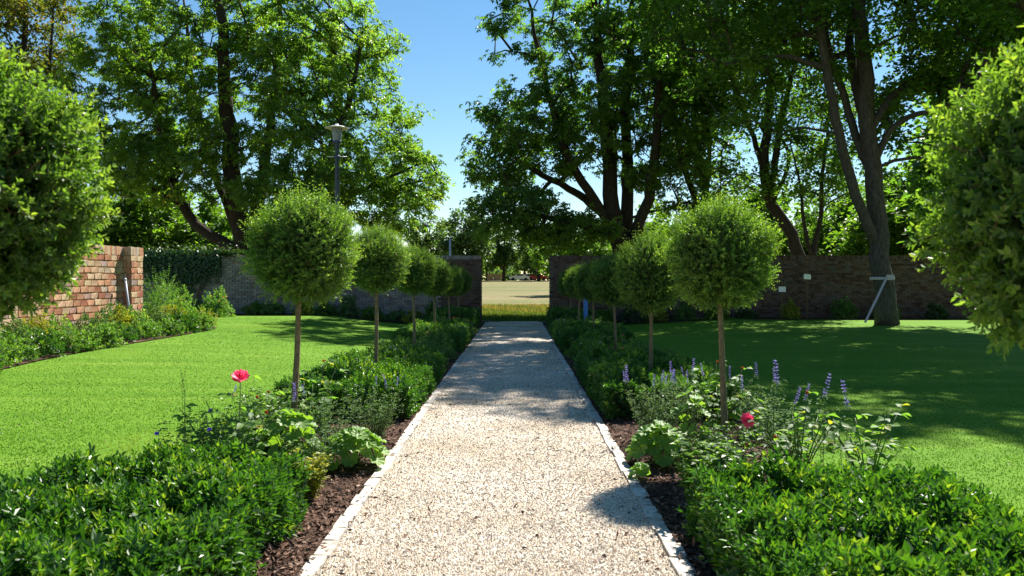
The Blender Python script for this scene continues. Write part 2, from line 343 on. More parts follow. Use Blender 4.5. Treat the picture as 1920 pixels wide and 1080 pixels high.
def blades(n_, x0, x1, y0, y1, h, m, label, p=2.0, wd=.004):
    y = scatter_y(n_, y0, y1, p); x = rng.uniform(x0, x1, n_)
    keep = x > -8.6 - .35 * np.sin((y - 12) * .5) - 1.9 * sm(21.8, 24.2, y); x, y = x[keep], y[keep]; n_ = len(x)
    P = np.stack([x, y, gz(x, y) - .002], 1); a = rng.uniform(0, 6.28, n_); hh = h * rng.uniform(.5, 1.25, n_); wv = wd * (1 + .09 * y)
    S = np.stack([np.cos(a), np.sin(a), 0 * a], 1) * wv[:, None]; lean = np.stack([rng.normal(0, .4, n_), rng.normal(0, .4, n_), np.ones(n_)], 1) * hh[:, None]
    V = np.stack([P - S, P + S, P + lean], 1).reshape(-1, 3); mb = MB()
    q_ = x * .88 + y * .47; patch = .40 + .12 * np.sin(x * 1.1 + y * .6) * np.sin(y * .9 - x * .4) + .15 * np.sin(q_ * 3.6) + .5 * np.clip(np.sin(q_ * .9 + 1) * np.sin(x * .31 - y * .52) * 2 - .9, 0, 1)
    if h > .1: patch = .1 + .75 * np.clip((y - 31.5) / 9, 0, 1) * (.75 + .25 * np.sin(x * 1.7 + y))
    mb.add(V, np.arange(n_ * 3).reshape(-1, 3), np.repeat(np.clip(patch + rng.normal(0, .2 if h > .1 else .1, n_), 0, 1), 3))
    return tag(mb.build('grass', m), label, 'grass', kind='stuff')
blades(180000, -9.6, BL, 4.2, 27, .014, M['grass'], 'short mown bright green grass of the sunlit lawn')
blades(125000, BR_, 9.5, 4.2, 27, .014, M['grass'], 'short mown green grass of the tree-shaded lawn')
blades(42000, -9, 9, WALL_Y + 1.1, 45, .20, M['rough_grass'], 'long dry rough grass strip outside the garden gate', 1.2, .006)

n_ = 330; y = scatter_y(n_, 5, 26, 1.7); x = np.where(rng.uniform(size=n_) < .5, rng.uniform(-8.2, BL, n_), rng.uniform(BR_, 9, n_)); x[:90] = rng.uniform(PL, PR, 90)
mb = MB(); leaves(mb, np.stack([x, y, gz(x, y) + .024], 1), unit(rng.normal(size=(n_, 3)) * [1, 1, .15]), unit(np.array([0, 0, 1.]) + rng.normal(0, .3, (n_, 3))), rng.uniform(.02, .045, n_), rng.uniform(.012, .025, n_), rng.uniform(.2, 1, n_), .2, .1)
tag(mb.build('fallen_leaves', M['chip']), 'few dry brown leaves fallen on lawns and path', 'fallen leaves', kind='stuff')

# path edging: setts one by one
for sx, nm in ((PL - .045, 'path_edging'), (PR + .045, 'path_edging')):
    e = empty(nm, (sx, 0, 0), 'line of flush pale stone setts edging the gravel path', 'path edging', 'stone edgings of the path'); e['kind'] = 'structure'
    del e['category']; del e['label']; del e['group']
    meshes = []
    for q in range(5):
        mb = MB(); box(mb, (0, 0, -.03), (.048, .121 + .004 * q, .05), 0, .5, .05, .003); meshes.append(mb.mesh('sett', M['sett']))
    y = 3.0; k = 0; far = MB()
    while y < WALL_Y:
        ln = .25
        if y < 17: put('sett', meshes[k % 5], e, (random.uniform(-.007, .007), y + ln / 2, .014 + random.uniform(-.003, .003)), (random.uniform(-.012, .012), random.uniform(-.03, .03), random.uniform(-.02, .02)), (random.uniform(.85, 1.1), 1, 1))
        else: box(far, (random.uniform(-.01, .01), y + ln / 2, -.026), (.042, .118, .05), 0, random.random(), .06, .004)
        y += ln + random.uniform(0, .012); k += 1
    tag(far.build('far_setts', M['sett'], e), kind='stuff')

# ------------------------------------------------------------------ brick walls
def brick_mesh(l, h, d, m, q): mb = MB(); box(mb, (0, 0, 0), (d / 2, l / 2, h / 2), 0, .5, 0, .006); return mb.mesh('brick', m)
WH = 2.47
sw = empty('brick_wall', (-10.42, 21.8, 0), 'sunlit orange and red brick wall ending in a projecting pier', 'brick wall')
mb = MB(); box(mb, (-.19, -5.0, WH / 2 - .2), (.165, 4.99, WH / 2 + .18)); box(mb, (.09, -.34, WH / 2 - .2), (.125, .30, WH / 2 + .18)); mb.build('mortar_core', M['mortar'], sw)
rows = 14; rh = (WH - .22) / rows; bl = .32; bm = [brick_mesh(bl - .03, rh - .03, .05, M['brick'], q) for q in range(4)]; bh = [brick_mesh(bl / 2 - .03, rh - .03, .05, M['brick'], q) for q in range(3)]
sold = [brick_mesh(.105, .215, .05, M['brick'], q) for q in range(3)]
joined = MB(); cnt = 0
for r in range(rows):
    z = (r + .5) * rh; yy0 = -.66 - (0 if r % 2 else bl / 2); k = 0
    if r % 2 == 0: put('brick', bh[r % 3], sw, (-.01, -.66 - bl / 4, z))
    while yy0 > -9.9:
        yc = yy0 - bl / 2
        if yc > -5.3 and r > 1: put('brick', bm[(r * 3 + k) % 4], sw, (-.015 + random.uniform(-.006, .008), yc, z), (0, random.uniform(-.02, .02), random.uniform(-.015, .015))); cnt += 1
        else: box(joined, (-.015, yc, z), (.025, bl / 2 - .009, rh / 2 - .008), 0, random.random(), 0, .004)
        yy0 -= bl; k += 1
    # pier: inner face towards +x and the end towards the path
    off = 0 if r % 2 else .1
    for yc, mm in (((-.17, bm), (-.51, bm)) if r % 2 else ((-.09, bh), (-.35, bm), (-.59, bh))):
        put('brick', mm[r % 3], sw, (.205 + random.uniform(-.005, .006), yc, z), (0, 0, 0), (1, .335 / bl if mm is bm else .16 / (bl / 2), 1)); cnt += 1
    for xc in ((.10,) if r % 2 else (.06, .155)):
        b = put('brick', (bh if r % 2 else bm)[r % 3], sw, (xc, -.655 + random.uniform(-.005, .005), z), (0, 0, R(90)), (1, 1.19 if r % 2 else .275, 1)); cnt += 1
z = WH - .105
for k in range(34):
    put('brick', sold[k % 3], sw, (-.012 + random.uniform(-.005, .006), -.73 - k * .115, z)); cnt += 1
for k in range(6): put('brick', sold[k % 3], sw, (.205, -.045 - k * .118, z))
for k in range(2): put('brick', sold[k % 3], sw, (.05 + k * .1, -.655, z), (0, 0, R(90)), (1, .9, 1))
for k in range(46): box(joined, (-.012, -.73 - (34 + k) * .115, z), (.025, .05, .105), 0, random.random())
tag(joined.build('far_bricks', M['brick_joined'], sw), kind='stuff')

def boundary_wall(x0, x1, inner, label, mat_in, x_pier):
    t = empty('boundary_wall', ((x0 + x1) / 2, WALL_Y, 0), label, 'garden wall'); cx = (x0 + x1) / 2; hw = (x1 - x0) / 2
    H = 2.5; core = MB(); box(core, (0, .2, H / 2 - .3), (hw - .03, .15, H / 2 + .28)); core.build('mortar_core', M['old_mortar'], t)
    mbs = {k: MB() for k in ('in', 'pier', 'cop')}; rws = 28; rh_ = (H - .12) / rws
    for r in range(rws):
        x = x0 + (0 if r % 2 else .115)
        while x < x1 - .05:
            ln = min(.225, x1 - x); xc = x + ln / 2
            key = 'pier' if (x_pier - xc) * (1 if inner > 0 else -1) < 1.6 else 'in'
            box(mbs[key], (xc - cx, .035 + rng.normal(0, .004), (r + .5) * rh_ + (.03 if r < 0 else 0)), (ln / 2 - .006, .03, rh_ / 2 - .006), 0, rng.uniform())
            x += ln
        xe = x_pier + (.0 if inner > 0 else .0)                           # bricks of the gate reveal
        for yc in ((.12, .3) if r % 2 else (.2,)):
            box(mbs['pier'], (xe - cx - (.025 if inner > 0 else -.025), yc, (r + .5) * rh_), (.03, .05 if r % 2 else .11, rh_ / 2 - .006), 0, rng.uniform())
    x = x0
    while x < x1 - .02:
        box(mbs['cop'], (x + .05 - cx, .2, H - .06 + rng.normal(0, .006)), (.043, .21, .07), 0, rng.uniform()); x += .1
    tag(mbs['in'].build('brickwork', mat_in, t), kind='stuff'); tag(mbs['pier'].build('gate_brickwork', M['old_brick'], t), kind='stuff'); tag(mbs['cop'].build('coping', mat_in, t), kind='stuff')
    return t
GL, GR_ = -1.29, 1.24
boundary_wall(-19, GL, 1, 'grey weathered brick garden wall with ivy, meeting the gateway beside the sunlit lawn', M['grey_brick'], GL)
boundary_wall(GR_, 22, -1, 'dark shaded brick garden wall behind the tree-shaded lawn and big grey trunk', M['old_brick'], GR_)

# ------------------------------------------------------------------ trees
def smooth_line(P, n_):
    P = np.asarray(P, float); t = np.r_[0, np.cumsum(np.linalg.norm(np.diff(P, axis=0), axis=1))]; u = np.linspace(0, t[-1], n_)
    Q = np.stack([np.interp(u, t, P[:, k]) for k in range(3)], 1)
    for _ in range(2): Q[1:-1] = (Q[:-2] + 2 * Q[1:-1] + Q[2:]) / 4
    return Q
def rosettes(mb, P, Nn, L, Wd, tint, k=5, droop=.45):
    n_ = len(P); A = unit(np.cross(Nn, rdir(n_))); B = np.cross(Nn, A); a0 = rng.uniform(0, 6.28, n_)
    for j in range(k):
        th = a0 + j * 2 * np.pi / k * .86 + rng.normal(0, .12, n_)
        d = A * np.cos(th)[:, None] + B * np.sin(th)[:, None] - Nn * droop
        s_ = rng.uniform(.75, 1.15, n_)
        leaves(mb, P, d, Nn, L * s_, Wd * s_, np.clip(tint + rng.normal(0, .05, n_), 0, 1), .1, .2)
def single(mb, P, Nn, L, Wd, tint, k=4, droop=.3):
    for j in range(k):
        n_ = len(P); d = unit(rng.normal(size=(n_, 3)) * [1, 1, .5] - Nn * droop); s_ = rng.uniform(.7, 1.2, n_)
        leaves(mb, P + rng.normal(0, L * .6, (n_, 3)), d, Nn + rng.normal(0, .35, (n_, 3)), L * s_, Wd * s_, np.clip(tint + rng.normal(0, .08, n_), 0, 1), .12, .15)
def make_tree(name, label, base, stems, blobs, nclump, rclump, per, leafL, leafW, mleaf, mbark, style=rosettes, group=None, shell=.55, sides=8, lk=5, cut=None, sag=.12, twigs=5, tint0=.5):
    """stems: list of (points, r0, r1); blobs: crown ellipsoids (centre, radii, weight)"""
    base = np.asarray(base, float); t = empty(name, base, label, 'tree', group)
    nodes = []; par = []; rad = []
    for i, (P, r0, r1) in enumerate(stems):
        Q = smooth_line(P, max(8, len(P) * 4)); Q[2:-1] += rng.normal(0, r0 * .12, Q[2:-1].shape); rr_ = np.linspace(1, 0, len(Q)) ** .8 * (r0 - r1) + r1
        if i == 0 or (P[0][2] < base[2] + .4): rr_[0] *= 1.22; rr_[1] *= 1.06
        mb = MB(); tube(mb, Q - base, rr_, sides + 2); mb.build('trunk' if i == 0 else 'limb', mbark, t, True)
        for q in Q[len(Q) // 4:]: nodes.append(q); par.append(-1); rad.append(.3)
    wts = np.array([b[2] for b in blobs], float); wts /= wts.sum(); C = []
    tries = 0
    while len(C) < nclump and tries < nclump * 30:
        tries += 1; b = blobs[rng.choice(len(blobs), p=wts)]; d = rdir(1)[0] * (shell + (1 - shell) * rng.uniform() ** .6) if rng.uniform() < .85 else rdir(1)[0] * rng.uniform(.1, shell)
        c = np.asarray(b[0]) + d * np.asarray(b[1])
        if c[2] < base[2] + 1.2 or (cut is not None and cut(c)): continue
        if C and np.min(np.linalg.norm(np.asarray(C) - c, axis=1)) < rclump * .62: continue
        C.append(c)
    C = np.asarray(C); nd = np.asarray(nodes)
    order = np.argsort([np.min(np.linalg.norm(nd - c, axis=1)) for c in C]); ns = len(nodes)
    nodes = list(nodes); count = [0] * len(nodes); paths = []
    for ci in order:
        c = C[ci]; A = np.asarray(nodes); dv = np.linalg.norm(A - c, axis=1) + 1.1 * np.maximum(0, A[:, 2] - c[2] + .4)
        j = int(np.argmin(dv)); p0 = A[j]; ln = np.linalg.norm(c - p0); mid = (p0 + c) / 2 + np.array([0, 0, sag * ln]) + rng.normal(0, .06 * ln, 3)
        k_ = max(3, int(ln / 1.1) + 2); u = np.linspace(0, 1, k_)[:, None]; Q = (1 - u) ** 2 * p0 + 2 * u * (1 - u) * mid + u * u * c
        idx = [j]
        for q in Q[1:]:
            nodes.append(q); par.append(idx[-1]); count.append(0); idx.append(len(nodes) - 1)
        paths.append(idx)
        k2 = idx[-1]
        while k2 >= 0: count[k2] += 1; k2 = par[k2]
    mb = MB(); nd = np.asarray(nodes) - base
    for idx in paths:
        rr_ = np.array([.016 * math.sqrt(max(1, count[i])) + .006 for i in idx]); 
        if idx[0] < ns: rr_[0] = rr_[1] * 1.15
        rr_[-1] = .008; tube(mb, nd[idx], rr_, 5, .5, False)
    Pl = []; Nl = []; tl = []
    cc0 = C.mean(0)
    for c in C:
        s_ = rclump * rng.uniform(.75, 1.25); ends = c + rdir(twigs) * s_ * rng.uniform(.5, 1, (twigs, 1)) * [1, 1, .6]
        for e in ends: tube(mb, np.array([c, (c + e) / 2 + [0, 0, .05 * s_], e]) - base, [.012, .009, .004], 3, .5, False)
        n_ = int(per * rng.uniform(.65, 1.3)); e = ends[rng.integers(twigs, size=n_)]; u = rng.uniform(.25, 1.1, n_)[:, None]
        P = c + (e - c) * u + rng.normal(0, s_ * .20, (n_, 3)) * [1, 1, .75]; Pl.append(P)
        Nl.append(unit(np.array([0, 0, 1.0]) + .55 * unit(P - cc0) + rng.normal(0, .35, (n_, 3)))); tl.append(np.clip(tint0 + rng.normal(0, .13) + rng.normal(0, .12, n_), 0, .97))
    b = mb.build('branchwork', mbark, t, True); tag(b, kind='stuff')
    mb = MB(); P = np.concatenate(Pl) - base; style(mb, P, np.concatenate(Nl), leafL, leafW, np.concatenate(tl), lk)
    mb.build('crown', mleaf, t); return t
def S(pts, Y, dy=None):   # stem through picture-measured points, each at its own depth
    return [at(p[0], p[1], Y + (p[2] if len(p) > 2 else 0)) for p in pts]
def ell(px, py, rx, ry, Y, rd=None, wt=1.0):
    k = Y / F; return (at(px, py, Y), np.array([rx * k, (rd or rx) * k, ry * k]), wt)

# big chestnut behind the weathered wall
Y = 44.0; g = float(gz(-15, Y)); bx = at(455, 500, Y); bse = np.array([bx[0], Y, g])
st = [([bse, *S([(455, 440), (435, 330), (425, 180), (415, 20), (410, -120)], Y)], .62, .1),
      ([at(462, 505, Y), *S([(440, 462), (370, 430), (322, 350), (300, 240, -1), (280, 110, -2)], Y)], .34, .07),
      ([bse + [.4, .3, 0], *S([(475, 420, 1), (500, 280, 1), (520, 120, 2), (530, -60, 2)], Y)], .42, .08),
      ([at(470, 470, Y), *S([(540, 390, -1), (610, 300, -2), (660, 180, -2), (680, 60, -2)], Y)], .30, .06),
      ([at(452, 450, Y), *S([(390, 300, 3), (360, 150, 4), (345, 0, 4)], Y)], .28, .06),
      ([at(480, 470, Y), *S([(580, 410, 1), (690, 350, 1), (780, 310, 0)], Y)], .22, .05)]
make_tree('chestnut_tree', 'broad many-stemmed chestnut tree above the weathered grey wall, low limb arching sideways', bse, st,
          [ell(450, 60, 270, 250, Y, 240, 3), ell(620, 190, 165, 190, Y, 190, 1.6), ell(700, 345, 135, 95, Y, 170, 1.0), ell(260, 190, 125, 170, Y, 160, 1.1), ell(560, 360, 120, 70, Y - 3, 120, .6), ell(330, 320, 120, 70, Y - 2, 120, .6), ell(235, 300, 70, 90, Y, 100, .4)],
          880, .95, 44, .235, .09, M['chestnut'], M['bark'])
# big chestnut beside the gate opening
Y = 36.0; bx = at(1168, 500, Y); bse = np.array([bx[0], Y, float(gz(6, Y))])
st = [([bse, *S([(1165, 455), (1145, 380), (1140, 250), (1120, 110), (1110, -60)], Y)], .46, .08),
      ([at(1160, 470, Y), *S([(1130, 395), (1080, 330, -1), (1040, 220, -1), (1010, 100, -1), (990, 0, -1)], Y)], .25, .05),
      ([at(1172, 460, Y), *S([(1178, 370, 1), (1170, 230, 1), (1180, 80, 1), (1190, -60, 1)], Y)], .32, .06),
      ([at(1185, 460, Y), *S([(1215, 380, -1), (1230, 280, -2), (1235, 150, -2), (1250, 0, -2)], Y)], .27, .05),
      ([at(1150, 420, Y), *S([(1090, 365, 1), (1000, 320, 0), (920, 260, 0)], Y)], .22, .04),
      ([at(1155, 440, Y), *S([(1080, 420, -2), (990, 400, -3), (900, 385, -3)], Y)], .18, .03)]
make_tree('chestnut_tree', 'tall many-stemmed chestnut tree rising right behind the gateway, boughs hanging over the opening', bse, st,
          [ell(1120, 60, 205, 260, Y, 220, 3), ell(985, 270, 125, 120, Y, 170, 1.2), ell(1220, 160, 150, 210, Y, 180, 1.3), ell(970, 405, 110, 45, Y - 3, 110, .45), ell(1060, 430, 100, 32, Y - 2, 90, .45), ell(1280, 330, 90, 80, Y, 130, .4)],
          560, .85, 38, .21, .083, M['maple'], M['bark'])
# the big grey-barked tree standing in the shaded lawn
Y = 25.0; bse = np.array([at(1662, 600, Y)[0], Y, float(gz(11.5, Y))])
st = [([bse, *S([(1652, 500), (1640, 380), (1628, 290), (1622, 180), (1612, 60), (1600, -150), (1600, -400)], Y)], .31, .09),
      ([at(1650, 470, Y), *S([(1612, 400, -.3), (1582, 300, -.6), (1558, 180, -1), (1535, 60, -1), (1515, -120, -1), (1480, -350, -2)], Y)], .17, .06),
      ([at(1635, 330, Y), *S([(1605, 270, .5), (1578, 180, .8), (1550, 90, 1), (1530, -60, 1)], Y)], .15, .05),
      ([at(1640, 300, Y), *S([(1660, 250), (1700, 218, -.5), (1760, 205, -1.5), (1830, 160, -3)], Y)], .11, .03),
      ([at(1632, 240, Y), *S([(1660, 190), (1720, 140, 1), (1800, 70, 1), (1880, -60, 1)], Y)], .13, .04),
      ([at(1630, 260, Y), *S([(1600, 150, 1), (1585, 100, 2), (1610, -50, 3), (1640, -300, 3)], Y)], .18, .05)]
make_tree('forked_tree', 'large grey-barked forking tree standing in the shaded lawn, pale plank leaning on its trunk', bse, st,
          [((12.6, 27.2, 15.2), (8.6, 7.4, 3.6), 4.2), ((11.3, 26.0, 11.0), (7.6, 6.6, 3.6), 1.0), ((6.8, 25.5, 12.0), (4.0, 4.4, 3.6), .8), ((15.5, 23.5, 9.4), (4.2, 4.6, 3.4), 1.2), ((13.6, 26.5, 6.3), (2.6, 2.6, 1.9), .22), ((7.6, 26, 8.0), (2.0, 2.6, 1.8), .12), ((13.8, 18.6, 9.6), (3.8, 3.2, 2.2), .7)],
          960, .95, 56, .185, .115, M['maple'], M['bark_grey'], single, lk=3)
# slender leaning multi-stemmed trees behind the dark wall
Y = 34.5; bse = np.array([at(1500, 500, Y)[0], Y, float(gz(12, Y))])
st = [([bse, *S([(1496, 465), (1462, 405), (1434, 370), (1428, 300), (1440, 190), (1448, 60), (1450, -80)], Y)], .30, .05),
      ([at(1440, 385, Y), *S([(1452, 300), (1465, 210, -.5), (1490, 120, -.5), (1500, 10, -.5)], Y)], .17, .04),
      ([at(1434, 330, Y), *S([(1405, 240, .5), (1375, 170, 1), (1350, 60, 1)], Y)], .13, .03),
      ([at(1445, 385, Y), *S([(1475, 320, .5), (1482, 290, .5), (1455, 250, .8), (1470, 150, 1)], Y)], .10, .03)]
make_tree('slender_tree', 'dark leaning multi-stemmed tree with open airy crown behind the shaded wall', bse, st,
          [ell(1430, 80, 120, 190, Y, 150, 2), ell(1370, 180, 70, 90, Y, 110, .6), ell(1490, 250, 60, 70, Y, 90, .3), ell(1400, 340, 80, 40, Y, 90, .25)], 150, 1.0, 34, .20, .10, M['maple'], M['bark'], single, lk=4)
Y = 37.0; bse = np.array([at(1325, 500, Y)[0], Y, float(gz(9, Y))])
st = [([bse, *S([(1322, 400), (1320, 330), (1302, 260), (1300, 120), (1305, -60)], Y)], .24, .05),
      ([at(1320, 420, Y), *S([(1295, 350), (1272, 290), (1262, 190, 1), (1260, 40, 1)], Y)], .16, .04),
      ([at(1322, 380, Y), *S([(1330, 300), (1328, 210, -1), (1345, 80, -1)], Y)], .12, .03)]
make_tree('slender_tree', 'slim upright tree of three thin stems between the gateway chestnut and the leaning tree', bse, st,
          [ell(1300, 80, 100, 200, Y, 130, 2), ell(1300, 270, 75, 70, Y, 90, .5)], 130, 1.0, 34, .20, .10, M['chestnut'], M['bark'], single, lk=4)
# second stem pair by the wall
Y = 33.0; bse = np.array([at(1522, 500, Y)[0], Y, float(gz(12, Y))])
make_tree('slender_tree', 'thin forked young tree rising just behind the shaded wall beside the grey trunk', bse,
          [([bse, *S([(1525, 460), (1540, 400), (1538, 330), (1550, 250), (1555, 160)], Y)], .13, .03), ([at(1520, 480, Y), *S([(1505, 420), (1500, 350), (1480, 270)], Y)], .09, .02)],
          [ell(1545, 330, 60, 70, Y, 80, 1), ell(1540, 220, 60, 80, Y, 80, .8)], 46, .8, 26, .20, .10, M['maple'], M['bark'], single, lk=4)
# yellowing tree over the sunny wall
Y = 52.0; bse = np.array([at(30, 500, Y)[0], Y, float(gz(-30, Y))])
make_tree('lime_tree', 'yellowing tree with bronze leaves standing beyond the sunlit brick wall', bse,
          [([bse, *S([(30, 400), (40, 250), (45, 80), (50, -60)], Y)], .4, .08), ([at(30, 380, Y), *S([(70, 250), (95, 120), (100, 20)], Y)], .2, .05), ([at(30, 380, Y), *S([(-30, 250), (-60, 100)], Y)], .2, .05)],
          [ell(20, 60, 115, 190, Y, 130, 2), ell(-60, 260, 120, 130, Y, 120, 1), ell(100, 300, 70, 90, Y, 90, .4)], 210, 1.2, 34, .30, .17, M['yellowing'], M['bark'], single, lk=4)
# further trees
def far_tree(name, label, px, py_top, rx, Y, m, seed_style=single, group=None, n_=70, lw=1.0, pyb=None):
    X = (px - 968) * Y / F; g_ = float(gz(X, Y)); top = CAM_H - (py_top - 525) * Y / F; rxm = rx * Y / F; bse = np.array([X, Y, g_]); hh = top - g_
    low = .18 if pyb is None else pyb
    st_ = [([bse, bse + [rng.normal(0, .03) * hh, 0, .35 * hh], bse + [rng.normal(0, .05) * hh, 0, .85 * hh]], .028 * hh, .006 * hh)]
    return make_tree(name, label, bse, st_, [(bse + [0, 0, hh * (.5 + low / 2)], (rxm, rxm * .9, hh * (.5 - low / 2)), 2), (bse + [rxm * .4, 0, hh * .45], (rxm * .7, rxm * .7, hh * .27), 1), (bse + [-rxm * .4, 0, hh * .5], (rxm * .65, rxm * .7, hh * .3), 1)],
                     n_, .115 * hh, 34, .046 * hh * lw, .03 * hh * lw, m, M['bark'], seed_style, group, lk=4, shell=.3, twigs=4)
far_tree('garden_tree', 'sunlit pale green bushy tree behind the weathered wall under the chestnut limb', 345, 345, 130, 58, M['bright'], n_=110, pyb=.04)
far_tree('garden_tree', 'sunlit yellow-green tree directly behind the sunlit pier', 225, 335, 75, 55, M['bright'], n_=80, pyb=.04)
far_tree('garden_tree', 'low round sunlit tree glimpsed under the chestnut beside its stems', 560, 380, 95, 62, M['bright'], n_=80, pyb=.04)
far_tree('garden_tree', 'light green tree seen behind the forked grey trunk', 1720, 300, 130, 52, M['bright'], n_=100, pyb=.05)
far_tree('garden_tree', 'soft blue-green tree behind the thin forked young tree', 1560, 345, 110, 64, M['bright'], n_=90, pyb=.05)
far_tree('garden_tree', 'tall leafy tree filling the gap behind the leaning slender tree', 1420, 330, 110, 70, M['bright'], n_=90, pyb=.06)
far_tree('garden_tree', 'low sunlit tree filling the space under the gateway chestnut boughs', 1085, 405, 85, 66, M['bright'], n_=80, pyb=.04)
far_tree('garden_tree', 'dense mid-green tree behind the slim three-stemmed tree', 1265, 375, 90, 60, M['bright'], n_=80, pyb=.04)
far_tree('garden_tree', 'leafy tree shading the far corner behind the foremost clipped ball', 1880, 120, 150, 45, M['maple'], n_=130, pyb=.1)
for i, (px, pt, rx, Y_, lab) in enumerate([(875, 375, 48, 150, 'dark tall tree across the field beside the pale fence panel'), (945, 415, 32, 160, 'dark narrow tree across the field in front of the white house'), (985, 440, 30, 176, 'mid-green tree across the field behind the parked white car'),
                                           (1010, 420, 34, 158, 'dark spreading tree across the field between white and red cars'), (1060, 412, 48, 165, 'far tree across the field behind the red car'), (1130, 405, 50, 170, 'far tree across the field behind the gateway chestnut trunk'),
                                           (800, 400, 50, 165, 'far tree across the field behind the round-headed row'), (912, 470, 20, 165, 'small bright tree across the field right of the dark tall tree')]):
    far_tree('field_tree', lab, px, pt, rx, Y_, M['bright'] if i in (2, 7) else M['far'], group='trees across the field', n_=46, lw=1.0, pyb=.12)
mb = MB(); n_ = 9000; x = rng.uniform(-75, 75, n_); z = rng.uniform(0, 1, n_) ** 1.2 * (4.6 + 1.6 * np.sin(x * .23) + 1.2 * np.sin(x * .71)); P = np.stack([x, 186 + rng.normal(0, 1.5, n_), gz(x, 186) + z], 1)
leaves(mb, P, rdir(n_), unit(rdir(n_) + [0, 0, 1]), 1.0, .6, rng.uniform(size=n_)); tag(mb.build('distant_woodland', M['far']), 'distant dark belt of woodland beyond the dry field', 'woodland', kind='stuff')

# ------------------------------------------------------------------ clipped ball-headed standards
def ball_mesh(R_, nsh, m_leaf, L, Wd, full, squash=1.0, spiky=1.0):
    mb = MB(); D = rdir(nsh); D[:, 2] *= squash; D = unit(D)
    lump = 1 + .08 * np.sin(D[:, 0] * 7 + 1) * np.sin(D[:, 1] * 6 + 2) + .06 * np.sin(D[:, 2] * 9 + D[:, 0] * 5)
    rad = R_ * lump * np.where(rng.uniform(size=nsh) < .05, rng.uniform(.98, 1.04, nsh), rng.uniform(.66, .98, nsh))
    top = np.clip(D[:, 2], 0, 1); Ls = rng.uniform(.05, .105, nsh) * (1 + spiky * top * rng.uniform(0, 1, nsh) ** 2)
    dirs = unit(D + np.array([0, 0, .35]) + rng.normal(0, .38, (nsh, 3)))
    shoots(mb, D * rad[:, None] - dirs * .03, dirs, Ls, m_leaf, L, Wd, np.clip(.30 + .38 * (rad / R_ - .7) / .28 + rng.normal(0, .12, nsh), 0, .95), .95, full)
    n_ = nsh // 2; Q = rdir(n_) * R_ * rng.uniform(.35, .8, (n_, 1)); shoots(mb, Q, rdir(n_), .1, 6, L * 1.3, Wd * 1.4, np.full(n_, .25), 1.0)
    tw = MB(); 
    for k in range(130):
        d = rdir(1)[0]; d[2] = d[2] * .9 + .1; e = d * R_ * rng.uniform(.85, 1.02); tube(tw, np.array([[0, 0, -R_ * .5], e * .5 + rng.normal(0, .04, 3), e]), [.008, .005, .002], 3, .5, False)
    k = nsh // 9; o_ = rng.permutation(nsh)[:k]
    for j in o_[:350]: 
        p = D[j] * rad[j]; tube(tw, np.array([p - dirs[j] * .08, p + dirs[j] * Ls[j]]), [.0022, .0012], 3, .5, False)
    return mb.mesh('crown', M['ball']), tw.mesh('twigs', M['twig'])
near_ball = ball_mesh(.5, 4300, 10, .037, .020, True, 1.0, .9)
near_ball2 = near_ball
mid = [ball_mesh(.5, 4600, 10, .029, .0145, False, 1.0, 1.9) for _ in range(2)]
ORD = ['seventh', 'sixth', 'fifth', 'fourth', 'third', 'second', 'first']
rowsT = {'sunlit lawn': [(-1.97, 2.9, 1.46, 2.38, .43, near_ball), (-1.93, 7.08, 1.38, 2.34, .475, mid[0]), (-1.92, 10.97, 1.42, 2.29, .43, mid[1]), (-1.92, 14.9, 1.32, 2.19, .42, mid[0]), (-1.92, 18.6, 1.22, 2.08, .43, mid[1]), (-1.92, 22.6, 1.14, 2.0, .43, mid[0]), (-1.92, 26.6, 1.08, 1.96, .43, mid[1])],
         'shaded lawn': [(1.90, 2.62, 1.33, 2.44, .48, near_ball2), (1.80, 7.08, 1.34, 2.28, .455, mid[1]), (1.80, 10.7, 1.16, 2.18, .46, mid[0]), (1.80, 14.8, 1.12, 2.05, .45, mid[1]), (1.80, 18.9, 1.08, 2.0, .43, mid[0]), (1.80, 22.8, 1.06, 1.96, .42, mid[1]), (1.80, 26.4, 1.02, 1.93, .42, mid[0])]}
for side, lst in rowsT.items():
    for i, (X, Y, zb, zt, rx, bm_) in enumerate(lst):
        lab = f'clipped ball-headed standard tree beside the {side}, {ORD[i]} of its row from the gateway'
        t = empty('ball_tree', (X, Y, 0), lab, 'clipped tree', 'two rows of clipped ball trees')
        zc = (zb + zt) / 2; rz_ = (zt - zb) / 2
        a_ = random.uniform(0, 6.28)
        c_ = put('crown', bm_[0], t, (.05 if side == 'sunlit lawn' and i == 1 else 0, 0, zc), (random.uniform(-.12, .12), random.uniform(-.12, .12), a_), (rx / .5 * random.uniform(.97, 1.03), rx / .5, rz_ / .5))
        tw_ = put('twigs', bm_[1], t, c_.location, c_.rotation_euler, c_.scale); tw_['kind'] = 'stuff'
        mb = MB(); lean = (-.07, .0) if i == 1 and side == 'sunlit lawn' else (random.uniform(-.06, .06), random.uniform(-.06, .06))
        Q = np.array([[lean[0], lean[1], -.05], [lean[0] * .6, lean[1] * .6, .5], [lean[0] * .2 + .006, lean[1] * .2, 1.0], [0, 0, zb + .1], [0, 0, zc]])
        tube(mb, smooth_line(Q, 14), np.linspace(.031, .021, 14), 10); mb.build('trunk', M['bark_young'], t, True)

